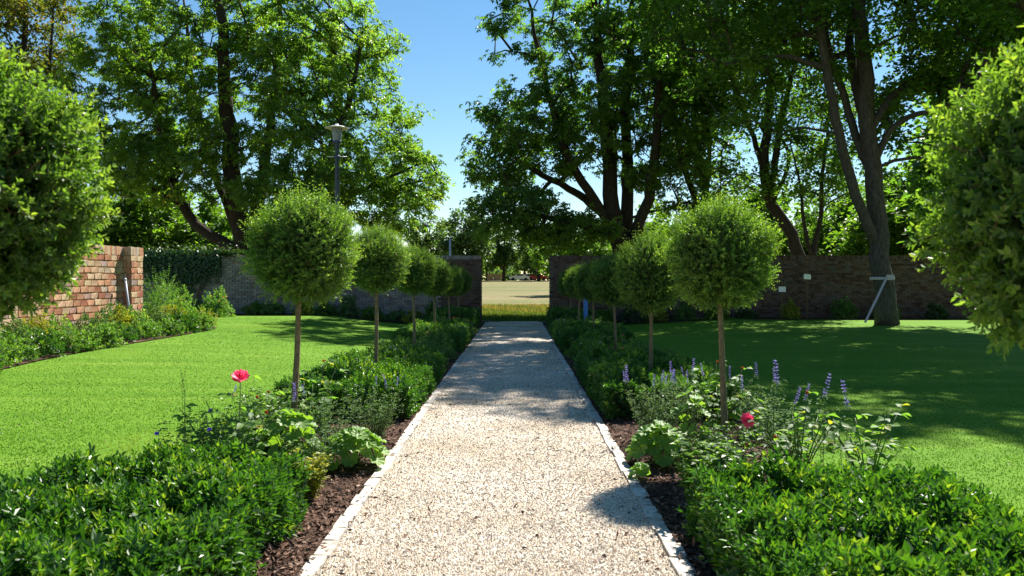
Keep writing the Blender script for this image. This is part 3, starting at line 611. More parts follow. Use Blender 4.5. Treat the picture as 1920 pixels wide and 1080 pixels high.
# ------------------------------------------------------------------ box hedges
def hedge(label, x0, x1, y0, y1, h=.45, dens=0, L=0, Wd=0, full=False, m=8, like=None):
    cx, cy = (x0 + x1) / 2, (y0 + y1) / 2; t = empty('box_hedge', (cx, cy, 0), label, 'hedge', 'low hedge blocks along the path')
    if like is not None:      # the same growth turned round, sharing its mesh data
        for ch in like[0].children:
            c = ch.copy(); col.objects.link(c); c.parent = t; c.rotation_euler.z = math.pi; c.scale = ((x1 - x0) / like[1], (y1 - y0) / like[2], 1)
        return t
    hx, hy = (x1 - x0) / 2, (y1 - y0) / 2; mb = MB()
    def add(P, D, tint, mm=m, k=1.0): shoots(mb, P, D, rng.uniform(.05, .12, len(P)), mm, L * k, Wd * k, tint, .85, full and k < 1.2)
    def hum(x, y): return h + .05 * np.sin(x * 5.1 + y * 2.3) + .045 * np.sin(y * 6.3 - x * 3) + .035 * np.sin(x * 11 + y * 9)
    def rnd(x, y):      # lower towards the block's edges
        ex = np.minimum(hx - np.abs(x), hy - np.abs(y)); return -.13 * (1 - np.clip(ex / .22, 0, 1)) ** 2
    n1 = int(dens * 4 * hx * hy); x = rng.uniform(-hx, hx, n1); y = rng.uniform(-hy, hy, n1)
    zt = hum(x + cx, y + cy) + rnd(x, y) - rng.exponential(.035, n1) - .07
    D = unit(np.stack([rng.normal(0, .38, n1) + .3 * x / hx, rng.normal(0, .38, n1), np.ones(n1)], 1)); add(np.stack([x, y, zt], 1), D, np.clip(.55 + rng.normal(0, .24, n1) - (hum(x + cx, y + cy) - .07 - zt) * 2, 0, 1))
    for (ax, s_) in ((0, 1), (0, -1), (1, 1), (1, -1)):
        ln = hy if ax == 0 else hx; nn = int(dens * 1.15 * 2 * ln * h); u = rng.uniform(-ln, ln, nn); z = rng.uniform(.02, 1, nn) * (h - .06)
        dep = -.05 - rng.exponential(.03, nn) + .03 * np.sin(u * 7 + z * 5) - .10 * (z / h) ** 4
        P = np.stack([np.full(nn, s_ * hx) + s_ * dep if ax == 0 else u, u if ax == 0 else np.full(nn, s_ * hy) + s_ * dep, z], 1)
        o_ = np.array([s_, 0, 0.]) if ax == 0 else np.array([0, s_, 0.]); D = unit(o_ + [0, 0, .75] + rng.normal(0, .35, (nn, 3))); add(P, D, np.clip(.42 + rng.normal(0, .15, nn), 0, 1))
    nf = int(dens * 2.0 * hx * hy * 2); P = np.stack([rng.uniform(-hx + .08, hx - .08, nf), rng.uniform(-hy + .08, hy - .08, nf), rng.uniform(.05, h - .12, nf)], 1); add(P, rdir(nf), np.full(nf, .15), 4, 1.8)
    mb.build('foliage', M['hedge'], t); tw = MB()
    for k in range(int(26 * hx * hy * 4)):
        p = np.array([rng.uniform(-hx + .1, hx - .1), rng.uniform(-hy + .1, hy - .1), -.02]); tube(tw, np.array([p, p + [rng.normal(0, .06), rng.normal(0, .06), .2], p + [rng.normal(0, .1), rng.normal(0, .1), h - .08]]), [.007, .005, .002], 4, .5, False)
    tag(tw.build('stems', M['twig'], t), kind='stuff'); return t
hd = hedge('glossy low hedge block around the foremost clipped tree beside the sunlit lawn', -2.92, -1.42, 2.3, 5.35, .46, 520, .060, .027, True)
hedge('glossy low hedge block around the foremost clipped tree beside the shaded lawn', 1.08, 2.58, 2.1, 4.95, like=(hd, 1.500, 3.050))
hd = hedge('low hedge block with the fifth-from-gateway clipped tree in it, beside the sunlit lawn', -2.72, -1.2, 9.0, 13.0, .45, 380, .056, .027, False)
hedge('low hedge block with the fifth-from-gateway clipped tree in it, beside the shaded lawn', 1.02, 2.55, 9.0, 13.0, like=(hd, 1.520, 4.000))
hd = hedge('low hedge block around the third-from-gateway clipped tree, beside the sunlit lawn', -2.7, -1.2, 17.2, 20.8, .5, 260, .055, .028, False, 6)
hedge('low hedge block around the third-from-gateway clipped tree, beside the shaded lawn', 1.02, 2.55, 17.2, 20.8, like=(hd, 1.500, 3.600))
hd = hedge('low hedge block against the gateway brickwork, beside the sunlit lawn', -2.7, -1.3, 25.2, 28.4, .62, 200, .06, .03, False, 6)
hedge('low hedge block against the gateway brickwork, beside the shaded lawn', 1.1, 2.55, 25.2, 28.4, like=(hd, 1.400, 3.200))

# ------------------------------------------------------------------ flowers and border plants
def petal_mesh(m, L=.03, Wd=.03, cup=.4):
    mb = MB(); us = np.linspace(-1, 1, 5); vs_ = np.linspace(0, 1, 4); V = []
    for v in vs_:
        wv = Wd * (.35 + .75 * math.sin(min(1, v * 1.05 + .05) * 2.0)) / 2
        for u in us: V.append((u * wv, L * (v * .8) + .0 , L * cup * (v ** 1.6) + .25 * wv * u * u + (.004 * math.sin(u * 5) if v > .8 else 0)))
    T = []
    for i in range(3):
        for j in range(4): a_ = i * 5 + j; T += [(a_, a_ + 1, a_ + 6), (a_, a_ + 6, a_ + 5)]
    mb.add(V, T, rng.uniform(.2, .9)); return mb.mesh('petal', m, True)
PET = [petal_mesh(M['pink'], .034, .044, .9), petal_mesh(M['pink'], .042, .052, .55), petal_mesh(M['pink'], .046, .056, .12)]
PETO = petal_mesh(M['orange'], .02, .022, .6)
def bloom(parent, loc, sc_=1.0, tilt=(0, 0), pets=PET, layers=((5, .4, 1.1), (7, .75, .75), (8, 1.0, .35))):
    b = bpy.data.objects.new('bloom', None); col.objects.link(b); b.parent = parent; b.location = loc; b.rotation_euler = (tilt[0], tilt[1], 0); b.scale = (sc_,) * 3; b.empty_display_size = .03
    for li, (cnt_, s_, el_) in enumerate(layers):
        for k in range(cnt_):
            put('petal', pets[min(li, len(pets) - 1)], b, (0, 0, .012 * (2 - li)), (el_ + random.uniform(-.12, .12), random.uniform(-.1, .1), k * 6.283 / cnt_ + li * .5), (s_, s_, s_))
    return b
def leaflet_mesh(m, tint):
    mb = MB(); n_ = 7; V = [(0, 0, 0)]; prof = [0, .7, 1, .95, .7, .35, 0]
    for i in range(n_): yv = i / (n_ - 1); V += [(-.5 * prof[i] * .62, yv, .09 * prof[i] - .15 * yv * yv), (0, yv, -.15 * yv * yv), (.5 * prof[i] * .62, yv, .09 * prof[i] - .15 * yv * yv)]
    T = []
    for i in range(n_ - 1):
        for j in range(2): a_ = 1 + i * 3 + j; T += [(a_, a_ + 1, a_ + 4), (a_, a_ + 4, a_ + 3)]
    mb.add(V, T, tint); return mb.mesh('leaf', m, True)
RL = [leaflet_mesh(M['rose_leaf'], t_) for t_ in (.1, .35, .55, .75, .97)]
def rose_bush(label, loc, r, h, nst, blooms, faded=()):
    t = empty('rose_bush', loc, label, 'rose'); k = 0; nleaf = 0
    ends = []
    for bl_ in blooms: ends.append(np.array(bl_[0]))
    for fd in faded: ends.append(np.array(fd))
    for s_ in range(nst):
        a_ = s_ * 6.283 / nst + random.uniform(-.3, .3); ends.append(np.array([math.cos(a_) * r * random.uniform(.4, 1), math.sin(a_) * r * random.uniform(.4, 1), h * random.uniform(.55, .98)]))
    for e in ends:
        Q = smooth_line([(0, 0, -.02), e * [.45, .45, .5] + [0, 0, .05], e], 9); mb = MB(); tube(mb, Q, np.linspace(.007, .003, 9), 5); mb.build('stem', M['stem'], t, True)
        nl = 9
        for q in range(nl):
            p = Q[min(8, int(2 + q * 7 / nl))]; a_ = q * 2.4 + random.uniform(-.4, .4); d = np.array([math.cos(a_), math.sin(a_), .25])
            mb = MB(); pe = p + d * random.uniform(.05, .09)
            for w_, off in ((0, 0), (1, .9), (-1, -.9)):
                if nleaf > 280: break
                nleaf += 1; L_ = random.uniform(.055, .09)
                put('leaf', random.choices(RL, (2, 4, 4, 3, .8))[0], t, tuple(pe - d * (.02 if w_ else 0)), (random.uniform(-.45, .25), random.uniform(-.5, .5), a_ - 1.57 + off + random.uniform(-.2, .2)), (L_, L_, L_))
    for bl_ in blooms: bloom(t, bl_[0], bl_[1], bl_[2])
    for fd in faded: bloom(t, fd, .9, (random.uniform(-.5, .5), random.uniform(-.5, .5)), [PETO], ((6, .8, 1.0), (6, 1.0, .5)))
    return t
rose_bush('rose bush with one large open pink bloom held high beside the sunlit lawn', (-2.02, 5.78, .02), .32, .74, 9, [((.05, -.08, .87), 1.6, (.55, .1))], [(.15, -.05, .72), (.2, .0, .60)])
rose_bush('rose bush with one deep pink half-open bloom next to a clipped trunk', (2.12, 6.0, .02), .46, .66, 10, [((-.40, .0, .52), 1.5, (1.0, .5))], [(-.42, -.1, .34), (-.2, -.1, .40), (.1, .1, .70)])
rose_bush('low leafy rose bush in the flower gap before the second hedge block', (-2.42, 6.4, .02), .34, .62, 9, [], [(.35, .3, .62)])
rose_bush('arching rose with yellowing leaf tips leaning over the shaded lawn edge', (2.55, 5.8, .02), .38, .68, 9, [])
rose_bush('pale-leaved rose bush just behind the leaning clipped trunk', (-1.95, 7.6, .02), .34, .72, 9, [], [(.1, .1, .78)])
rose_bush('leafy rose bush between the shaded clipped trunk and second hedge', (2.0, 7.9, .02), .36, .70, 9, [], [(.0, .1, .74), (.2, -.1, .7)])

def mantle_mesh(tint):
    mb = MB(); k = 36; V = [(0, 0, 0)]
    for ring, rr2 in ((1, .5), (2, 1.0)):
        for j in range(k):
            th = -math.pi * .93 + j * 2 * math.pi * .93 / (k - 1); lob = 1 + .10 * abs(math.sin(th * 4.5)) * (ring == 2); pl = .09 * math.cos(th * 9) * rr2
            V.append((math.sin(th) * rr2 * lob, math.cos(th) * rr2 * lob, .22 * rr2 * rr2 + pl))
    T = [(0, 1 + j, 2 + j) for j in range(k - 1)]
    for j in range(k - 1): a_ = 1 + j; T += [(a_, a_ + k, a_ + k + 1), (a_, a_ + k + 1, a_ + 1)]
    mb.add(V, T, tint); return mb.mesh('leaf', M['mantle'], True)
MANT = [mantle_mesh(t_) for t_ in (.05, .4, .7, 1)]
def mantle(label, loc, r, h, n_, ls=.07):
    t = empty('lady_mantle', loc, label, 'leafy plant')
    for k in range(n_):
        u = (k + .5) / n_; a_ = k * 2.39996; rr2 = r * math.sqrt(u); z = h * (1 - .75 * u ** 1.6) * random.uniform(.9, 1.05); p = (rr2 * math.cos(a_), rr2 * math.sin(a_), z); s_ = ls * random.uniform(.75, 1.2)
        put('leaf', MANT[k % 4], t, p, (-(.2 + .75 * u) + random.uniform(-.2, .2), random.uniform(-.25, .25), a_ - 1.57), (s_, s_, s_))
        mb = MB(); tube(mb, smooth_line([(0, 0, 0), (p[0] * .4, p[1] * .4, z * .6), p], 6), .003, 4, .5, False); mb.build('stem', M['stem'], t)
mantle('mound of pleated lime-green leaves at the path edge near the pink open rose', (-1.36, 6.75, .02), .25, .30, 42)
mantle('mound of scalloped lime-green leaves at the path edge near the half-open rose', (1.22, 6.85, .02), .24, .32, 40)
mantle('big pale mallow-like leaves around the leaning clipped trunk base', (-1.84, 6.45, .02), .24, .50, 20, .09)
mantle('pair of tall round leaves on long stalks before the shaded hedge', (1.62, 7.4, .02), .16, .52, 9, .07)
mantle('small scalloped seedling leaves beside the stone setts', (.98, 6.35, .02), .06, .10, 5, .05)

def spike_mesh(m, n_=60, L=.16, r=.016):
    mb = MB(); z = rng.uniform(0, 1, n_) ** .9; a_ = rng.uniform(0, 6.28, n_); rr2 = r * (1.1 - .75 * z); whorl = np.round(z * 7) / 7 + rng.normal(0, .02, n_)
    P = np.stack([np.cos(a_) * rr2 * .4, np.sin(a_) * rr2 * .4, whorl * L], 1); D = np.stack([np.cos(a_), np.sin(a_), np.full(n_, .5)], 1)
    leaves(mb, P, D, np.array([0, 0, 1.]) + 0 * D, .016, .011, rng.uniform(size=n_)); tube(mb, [(0, 0, -.02), (0, 0, L)], [.0022, .001], 4, .1, False); return mb.mesh('flower_spike', m)
SPK = [spike_mesh(M['lilac']) for _ in range(3)]; SPV = [spike_mesh(M['violet'], 50, .14) for _ in range(2)]
def catmint(label, loc, r, h, nst, nspk, spk=SPK, mleaf='mint', leafl=.026, group=None, up=.6, ss=1.0):
    t = empty('catmint', loc, label, 'flowering plant', group); mb = MB(); st_ = MB(); ends = []
    for k in range(nst):
        a_ = random.uniform(0, 6.283); rr2 = r * math.sqrt(random.random()); e = np.array([math.cos(a_) * rr2, math.sin(a_) * rr2, h * random.uniform(up, 1)])
        Q = smooth_line([(math.cos(a_) * rr2 * .25, math.sin(a_) * rr2 * .25, -.01), e * [.7, .7, .5], e], 7); tube(st_, Q, np.linspace(.003, .0015, 7), 3, .5, False); ends.append(e)
        i_ = rng.integers(1, 7, 40); P = Q[i_] + rng.normal(0, .012, (40, 3)); d = unit(np.stack([np.cos(a2 := rng.uniform(0, 6.28, 40)), np.sin(a2), rng.uniform(-.1, .5, 40)], 1))
        leaves(mb, P, d, np.array([0, 0, 1.]) + rng.normal(0, .3, (40, 3)), leafl * rng.uniform(.6, 1.2, 40), leafl * .6, rng.uniform(size=40), .12, .15)
    mb.build('foliage', M[mleaf], t); tag(st_.build('stems', M['stem'], t), kind='stuff')
    ends.sort(key=lambda q: -q[2])
    for e in ends[:nspk]:
        s_ = random.uniform(.55, 1.0) * ss; put('flower_spike', random.choice(spk), t, tuple(e), (random.uniform(-.25, .25), random.uniform(-.25, .25), random.uniform(0, 6)), (s_, s_, s_))
    return t
catmint('airy catmint with tall lilac flower spikes beside the shaded hedge and path', (1.35, 7.75, .02), .32, .60, 60, 9)
catmint('grey-green catmint with faded flower spikes under the leaning clipped trunk', (-1.70, 7.1, .02), .3, .54, 64, 2)
catmint('silvery catmint sprawling to the path edge in front of the second hedge block', (-1.42, 7.9, .02), .32, .52, 64, 3)
catmint('soft pale herb filling the gap behind the lime-green leaf mound', (-1.62, 6.3, .02), .26, .42, 50, 0)
for (X, Y_, h_, lb) in ((2.12, 6.6, .74, 'tallest single lilac sage spike rising above the half-open rose'), (1.92, 6.7, .68, 'lilac sage spike close to the clipped trunk and half-open rose'), (2.45, 6.4, .66, 'slim lilac sage spike at the shaded lawn edge'), (2.6, 6.35, .58, 'shortest lilac sage spike farthest out over the shaded lawn')):
    catmint(lb, (X, Y_, .02), .05, h_, 3, 1, SPK, 'mint', .03, None, .9, 1.3)
catmint('yellow-green feathery tuft on the mulch by the foremost hedge block', (-1.52, 5.75, .02), .18, .32, 44, 0, SPK, 'golden', .04)
catmint('bushy green perennial with violet flowers behind the foremost sunlit hedge', (-2.3, 5.85, .02), .34, .60, 56, 0, SPV, 'shrub', .035)
catmint('tall thin dry seed stalk at the edge of the sunlit lawn', (-2.62, 6.3, .02), .04, .78, 3, 2, [spike_mesh(M['twig'], 26, .2, .008)], 'shrub', .012, None, .9)
catmint('feathery blue-green leafy plant at the corner of the foremost shaded hedge', (1.30, 5.35, .02), .24, .50, 44, 0, SPK, 'shrub', .06)
catmint('leafy green filler with lilac tips between the rose bushes and leaning trunk', (-2.25, 7.1, .02), .34, .58, 56, 1, SPK, 'shrub', .045)
catmint('green herb clump at the sunlit lawn edge before the second hedge block', (-2.5, 7.9, .02), .3, .5, 50, 0, SPK, 'shrub', .04)
catmint('low green herb clump beside the scalloped leaf mound and clipped trunk', (1.65, 6.5, .02), .3, .42, 50, 0, SPK, 'shrub', .045)
catmint('grey-green herb clump behind the half-open rose', (2.3, 6.9, .02), .34, .55, 56, 2, SPK, 'mint', .035)
catmint('lilac-spiked clump at the shaded lawn edge before the second hedge', (2.45, 8.1, .02), .3, .58, 50, 3)
catmint('lilac-spiked clump between clipped trunk and shaded hedge block', (1.75, 8.3, .02), .3, .60, 54, 4)
# loose violet cranesbill flowers
FP = petal_mesh(M['violet'], .018, .02, .2)
for (X, Y_, z_, lb) in ((-2.52, 5.6, .48, 'violet cranesbill flower just above the foremost sunlit hedge'), (-2.17, 5.65, .50, 'violet cranesbill flower near the pink open rose stems'), (-2.2, 5.75, .62, 'deep violet cranesbill flower above its neighbour by the rose')):
    t = empty('cranesbill', (X, Y_, .02), lb, 'flower'); mb = MB(); tube(mb, smooth_line([(0, 0, 0), (.02, .03, z_ * .6), (0, 0, z_)], 7), .002, 4, .5, False); mb.build('stem', M['stem'], t)
    bloom(t, (0, 0, z_), 1.0, (.6, 0), [FP], ((5, 1.1, .2),))

def shrub(name, label, loc, r, h, nsh, m, L, Wd, cat='shrub', group=None, flowers=None, nf=0, mm=8):
    t = empty(name, loc, label, cat, group); mb = MB(); D = rdir(nsh); D[:, 2] = np.abs(D[:, 2]); rr2 = rng.uniform(.45, 1, nsh) ** .6
    lump = 1 + .22 * np.sin(D[:, 0] * 5 + loc[0] * 3) * np.sin(D[:, 1] * 5 + loc[1] * 3)
    P = D * (rr2 * lump)[:, None] * [r, r, h * .9]; dirs = unit(D + [0, 0, .5] + rng.normal(0, .4, (nsh, 3)))
    shoots(mb, P - dirs * .04, dirs, rng.uniform(.06, .14, nsh) * (h / .5) ** .5, mm, L, Wd, np.clip(.45 + rng.normal(0, .2, nsh), 0, 1), 1.0); mb.build('foliage', M[m], t)
    st_ = MB()
    for k in range(9):
        e = P[k % nsh]; tube(st_, np.array([e * [.15, .15, 0] - [0, 0, .03], e * .55, e * .95]), [.008, .006, .003], 4, .5, False)
    tag(st_.build('stems', M['twig'], t), kind='stuff')
    if flowers:
        for k in range(nf):
            e = P[nsh // 2 + k] * 1.06
            bloom(t, tuple(e), flowers[1], (random.uniform(-.8, .2), random.uniform(-.5, .5)), [flowers[0]], ((5, 1.0, .3),))
    return t
WP = petal_mesh(M['white_petal'], .03, .034, .2); LP = petal_mesh(M['lilac'], .022, .024, .2); PP = petal_mesh(M['pink'], .024, .026, .3)
# flower gaps further along the two beds
kinds = [('mint', LP, 'pale lilac flowers'), ('shrub', WP, 'white flowers'), ('rose_leaf', PP, 'small pink flowers'), ('shrub', LP, 'lilac flowers')]
for side, sgn, x0 in (('sunlit lawn', -1, -1.98), ('shaded lawn', 1, 1.80)):
    for (ya, yb, where) in ((13.4, 16.9, 'before the third hedge block'), (21.2, 24.9, 'before the gateway hedge block')):
        for k in range(8):
            mk, fl, ft = kinds[k % 4]; y_ = ya + (k // 2 + .5) * (yb - ya) / 4; x_ = x0 + (-.38 if k % 2 else .38) + random.uniform(-.08, .08)
            shrub('perennial', f'perennial with {ft} {where}, beside the {side}', (x_, y_, .01), random.uniform(.36, .46), random.uniform(.42, .62), 160, mk, .07, .036, 'flowering plant', f'flower gap perennials beside the {side}', (fl, 1.3), 9, 8)
# border at the foot of the sunlit wall
pl = 0
for y_ in np.arange(11.6, 21.6, .82):
    for k in range(2):
        ex = edge_x(y_); X = (ex - .42 if k == 0 else ex - 1.12) + random.uniform(-.12, .12); mk = ['shrub', 'golden', 'shrub', 'rose_leaf', 'hedge', 'mint'][pl % 6]
        nm = {'shrub': 'leafy green border plant', 'golden': 'golden-green border plant', 'rose_leaf': 'yellow-tipped border plant', 'hedge': 'dark glossy border plant', 'mint': 'grey-green border plant'}[mk]
        shrub('border_plant', f'{nm} ' + ('at the lawn edge of the sunlit wall border' if k == 0 else 'close against the sunlit brick wall'), (X, y_ + random.uniform(-.2, .2), float(gz(X, y_))), random.uniform(.4, .52), random.uniform(.40, .62) + .18 * k, 170, mk, .095, .046, 'border plant', 'plants under the sunlit wall'); pl += 1
shrub('wall_shrub', 'dark green upright shrub growing against the sunlit pier', (-10.1, 20.3, 0.1), .36, .95, 260, 'hedge', .09, .045)
shrub('wall_shrub', 'feathery olive shrub standing just past the sunlit pier', (-10.2, 23.0, .15), .62, 1.9, 520, 'shrub', .06, .022)
shrub('wall_shrub', 'rose-like shrub with white blooms at the rounded end of the border', (-9.55, 22.6, .15), .6, 1.05, 380, 'rose_leaf', .08, .045, 'shrub', None, (WP, 1.8), 6)
shrub('wall_shrub', 'small bronze-tipped shrub at the tip of the border on the lawn', (-9.0, 22.9, .15), .38, .65, 200, 'golden', .07, .03)
shrub('wall_shrub', 'leafy green shrub behind the olive shrub near the ivy', (-10.9, 25.0, .25), .75, 1.25, 380, 'shrub', .10, .05)
shrub('wall_shrub', 'shrub with reddish flowers in front of the ivy-clad wall', (-10.2, 27.2, .3), .55, 1.0, 260, 'rose_leaf', .10, .05, 'shrub', None, (PP, 2.0), 14)
# plants in the bed along the far wall
for i, X in enumerate([-11.6, -9.4, -8.7, -7.6, -6.9, -6.1, -5.2, -4.4, -3.7, -3.0]):
    shrub('bed_plant', ['pale flowered', 'broad-leaved', 'silvery', 'golden', 'leafy green'][i % 5] + ' low plant at the foot of the weathered grey wall', (X, 28.85 + random.uniform(-.25, .25), float(gz(X, 28.8))), random.uniform(.28, .45), random.uniform(.35, .95), 150, ['mint', 'bright', 'mint', 'golden', 'shrub'][i % 5], .11, .05, 'border plant', 'plants along the weathered wall', (WP, 1.6) if i % 5 == 0 else None, 7)
for i, X in enumerate([3.2, 4.2, 5.0, 6.1, 7.2, 8.3, 9.85, 11.9, 13.4, 15.0]):
    shrub('bed_plant', ['leafy green', 'dark', 'pale leaved', 'arching'][i % 4] + ' low plant at the foot of the dark shaded wall', (X, 28.9 + random.uniform(-.25, .2), float(gz(X, 28.8))), random.uniform(.3, .5), random.uniform(.35, .8), 150, ['bright', 'ivy', 'golden', 'shrub'][i % 4], .11, .05, 'border plant', 'plants along the shaded wall')
# ivy over the weathered wall
iv = empty('ivy', (-12.4, WALL_Y, 0), 'dark ivy spilling over the top of the weathered grey wall', 'ivy'); mb = MB(); n_ = 5200
x = rng.normal(0, .8, n_).clip(-1.5, 1.4); z = 2.62 - np.abs(rng.normal(0, .55, n_)) * (1.2 - .35 * np.abs(x)); P = np.stack([x, -.04 - rng.exponential(.07, n_), z + .1], 1)
leaves(mb, P, unit(np.stack([rng.normal(0, .6, n_), -.4 + 0 * x, -1 + rng.normal(0, .4, n_)], 1)), unit(np.stack([rng.normal(0, .4, n_), -1 + 0 * x, .6 + 0 * x], 1)), .11, .09, rng.uniform(size=n_))
n_ = 2600; x = rng.uniform(-1.6, 2.0, n_); P = np.stack([x, rng.uniform(-.08, .45, n_), 2.5 + rng.exponential(.08, n_)], 1); leaves(mb, P, rdir(n_), unit(rdir(n_) * .6 + [0, 0, 1]), .11, .09, rng.uniform(.4, 1, n_))
mb.build('foliage', M['ivy'], iv); mb = MB()
for k in range(10): xk = rng.uniform(-1, 1); tube(mb, np.array([[xk * .4, -.04, .2], [xk * .8, -.05, 1.3], [xk, -.05, 2.5]]), [.02, .015, .008], 5)
tag(mb.build('stems', M['twig'], iv), kind='stuff')

# ------------------------------------------------------------------ lamp, posts, plank, tags, pipe
Y = 33.5; k_ = Y / F; p = at(632, 525, Y); g = float(gz(p[0], Y)); zt = CAM_H + (525 - 235) * k_
lp = empty('street_lamp', (p[0], Y, g), 'blue-grey post lamp with white disc cap and clear lantern, behind the wall', 'street lamp'); Ht = zt - g
mb = MB(); lathe(mb, [(.13, 0), (.13, 1.0), (.10, 1.05), (.085, Ht - .9), (.10, Ht - .88), (.10, Ht - .8)], 14); mb.build('pole', M['blue_steel'], lp, True)
mb = MB(); tube(mb, [(-.42, 0, Ht - 1.32), (.42, 0, Ht - 1.32)], .018, 8); mb.build('ladder_bar', M['galv'], lp, True)
mb = MB(); lathe(mb, [(.07, Ht - 1.38), (.13, Ht - 1.36), (.13, Ht - 1.28), (.07, Ht - 1.26)], 14); mb.build('collar', M['blue_steel'], lp, True)
mb = MB(); lathe(mb, [(.10, Ht - .82), (.17, Ht - .74), (.19, Ht - .66), (.17, Ht - .655)], 16); mb.build('lantern_cup', M['blue_steel'], lp, True)
mb = MB(); lathe(mb, [(.17, Ht - .66), (.20, Ht - .4), (.215, Ht - .13), (.205, Ht - .13), (.19, Ht - .4), (.16, Ht - .655)], 20); mb.build('lantern_glass', M['glass'], lp, True)
mb = MB(); lathe(mb, [(.07, Ht - .62), (.09, Ht - .5), (.09, Ht - .16), (.06, Ht - .14)], 12); mb.build('lamp_tube', M['white_metal'], lp, True)
mb = MB(); lathe(mb, [(.01, Ht + .06), (.06, Ht + .05), (.09, Ht - .01), (.28, Ht - .05), (.50, Ht - .12), (.49, Ht - .135), (.2, Ht - .115), (.01, Ht - .11)], 24); mb.build('cap', M['white_metal'], lp, True)
p = at(844, 525, 34); pz = empty('signpost', (p[0], 34, 0), 'plain galvanised pole standing behind the weathered wall next to the gateway', 'pole'); mb = MB(); lathe(mb, [(.045, 0), (.045, CAM_H + 76 * 34 / F), (.02, CAM_H + 76.6 * 34 / F)], 12); mb.build('shaft', M['galv'], pz, True); mb = MB(); lathe(mb, [(.09, 0), (.09, .05), (.05, .08)], 12); mb.build('base', M['galv'], pz, True)
p = at(1098, 525, 24.8); bp = empty('blue_stake', (p[0], 24.8, 0), 'bright blue square stake standing among the ball trees by the gateway', 'stake'); mb = MB(); box(mb, (0, 0, .55), (.055, .055, .65), .2); mb.build('shaft', M['bluepaint'], bp); mb = MB(); box(mb, (0, 0, 1.215), (.06, .06, .012), .2); mb.build('cap', M['bluepaint'], bp)
# plank and strap on the grey trunk
pk = empty('leaning_plank', (at(1620, 605, 24)[0], 24.0, .2), 'pale plank propped diagonally against the grey trunk', 'plank'); a0 = at(1621, 604, 24.0); a1 = at(1660, 522, 24.58)
mb = MB(); d = a1 - a0; tube(mb, np.array([a0, a0 + d * .5, a1]) - np.array(pk.location), [.042, .046, .042], 4); mb.build('board', M['tape'], pk)
bx = at(1652, 522, 25); st_ = empty('trunk_strap', (bx[0], 25, bx[2]), 'pale strap wrapped round the grey trunk where the plank leans', 'strap'); mb = MB()
lathe(mb, [(.345, -.045), (.36, -.035), (.36, .035), (.345, .045)], 24); mb.build('band', M['tape'], st_, True); mb = MB(); box(mb, (.08, -.37, .03), (.12, .03, .08), .1); mb.build('knot', M['tape'], st_)
for (px, py, lb) in ((1512, 519, 'white plant tag on the taller dark stake at the shaded wall'), (1465, 542, 'white plant tag on the shorter dark stake at the shaded wall')):
    q = at(px, py, 28.6); g = float(gz(q[0], 28.6)); t = empty('plant_tag', (q[0], 28.6, g), lb, 'plant tag'); mb = MB(); tube(mb, [(0, 0, -.05), (.01, 0, q[2] - g + .25)], .022, 6); mb.build('stake', M['twig'], t); mb = MB(); box(mb, (0, -.035, q[2] - g), (.125, .01, .085), 0, .5, 0, .008); mb.build('card', M['tag'], t)
t = empty('leaning_pipe', (-10.1, 20.75, .1), 'slim grey pipe leaning upright against the sunlit brick wall beside the pier', 'pipe'); mb = MB(); tube(mb, [(.12, -.1, -.1), (.02, 0, .8), (-.12, .1, 1.55)], .028, 10); mb.build('shaft', M['hose'], t, True); mb = MB(); lathe(mb, [(.03, 0), (.038, .01), (.038, .05), (.03, .06)], 10, (-.115, .095, 1.47)); mb.build('collar', M['hose'], t, True)

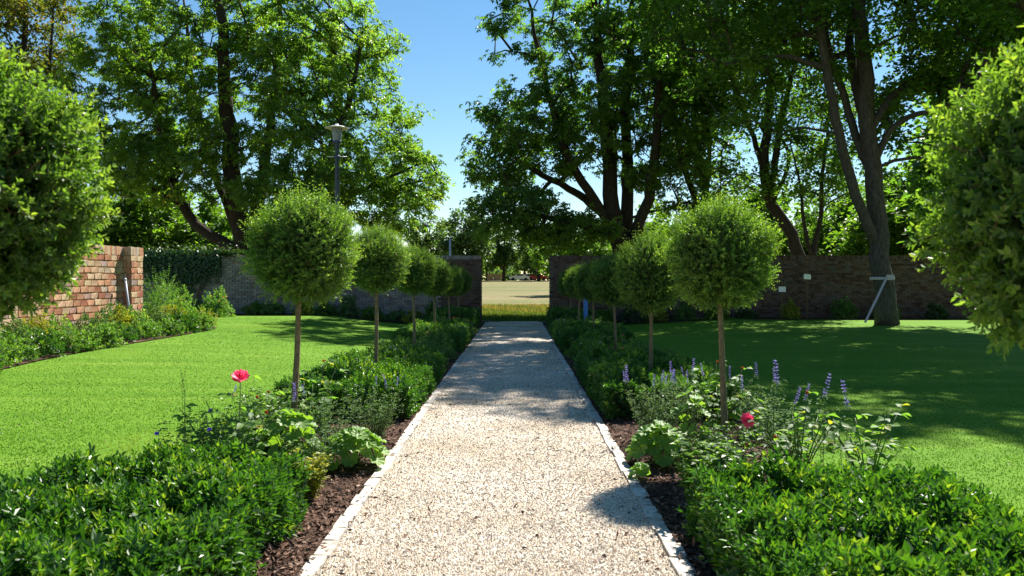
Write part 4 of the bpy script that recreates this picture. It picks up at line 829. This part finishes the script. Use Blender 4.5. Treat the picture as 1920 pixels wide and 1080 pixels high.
# ------------------------------------------------------------------ across the field
def car(label, px, Y, m, rz):
    X = (px - 968) * Y / F; t = empty('parked_car', (X, Y, float(gz(X, Y)) + .02), label, 'car', 'cars parked across the field', rz)
    prof = [(-2.1, .3), (-2.15, .7), (-1.95, .95), (-1.2, 1.0), (-.6, 1.42), (.8, 1.45), (1.5, 1.0), (2.05, .85), (2.15, .6), (2.1, .3)]
    V = [(x_, s_ * (.82 if z_ < 1.1 else .66), z_) for s_ in (-1, 1) for x_, z_ in prof]; k = len(prof); T = []
    for i in range(k): j = (i + 1) % k; T += [(i, j, j + k), (i, j + k, i + k)]
    for i in range(1, k - 1): T += [(0, i + 1, i), (k, k + i, k + i + 1)]
    mb = MB(); mb.add(V, T); mb.build('body', m, t)
    for s_ in (-1, 1):
        mb = MB(); box(mb, (.1, s_ * .745, 1.2), (.75, .03, .16), 0, .5, .12); mb.build('window', M['car_glass'], t)
        for xw in (-1.35, 1.35): mb = MB(); tube(mb, [(xw, s_ * .72, .32), (xw, s_ * .86, .32)], .32, 14); mb.build('wheel', M['tyre'], t)
        mb = MB(); box(mb, (2.12, s_ * .55, .68), (.05, .16, .07)); mb.build('headlight', M['white_metal'], t)
car('small white car parked across the dry field', 974, 169.5, M['car_white'], 0); car('dark blue car parked next to the white car', 990, 170.5, M['car_blue'], .1); car('dark red car parked across the dry field', 1008, 169.5, M['car_red'], 3.1)
X = (948 - 968) * 195 / F; t = empty('house', (X, 195, 1.3), 'white rendered house half hidden by trees beyond the field', 'house'); mb = MB(); box(mb, (0, 0, 2.4), (3.4, 3, 2.5)); mb.build('wall', M['render'], t)
mb = MB(); mb.add([(-3.7, -3.3, 4.9), (3.7, -3.3, 4.9), (3.7, 3.3, 4.9), (-3.7, 3.3, 4.9), (-3.7, 0, 7), (3.7, 0, 7)], [(0, 1, 5), (0, 5, 4), (2, 3, 4), (2, 4, 5), (0, 4, 3), (1, 2, 5)]); mb.build('roof', M['tiles'], t)
for xw in (-1.8, .1, 1.9):
    for zw in (1.4, 3.6): mb = MB(); box(mb, (xw, -3.02, zw), (.45, .04, .6)); mb.build('window', M['car_glass'], t)
X = (930 - 968) * 166 / F; t = empty('fence_panel', (X, 166, float(gz(X, 166))), 'tan boarded fence panel at the far edge of the field', 'fence')
for k in range(14): mb = MB(); box(mb, (-1.6 + k * .24, 0, .7), (.112, .02, .72), 0, .5, 0, .006); mb.build('board', M['fence'], t)
for k in (-1.7, 0, 1.7): mb = MB(); box(mb, (k, .07, .72), (.05, .045, .78)); mb.build('post', M['fence'], t)
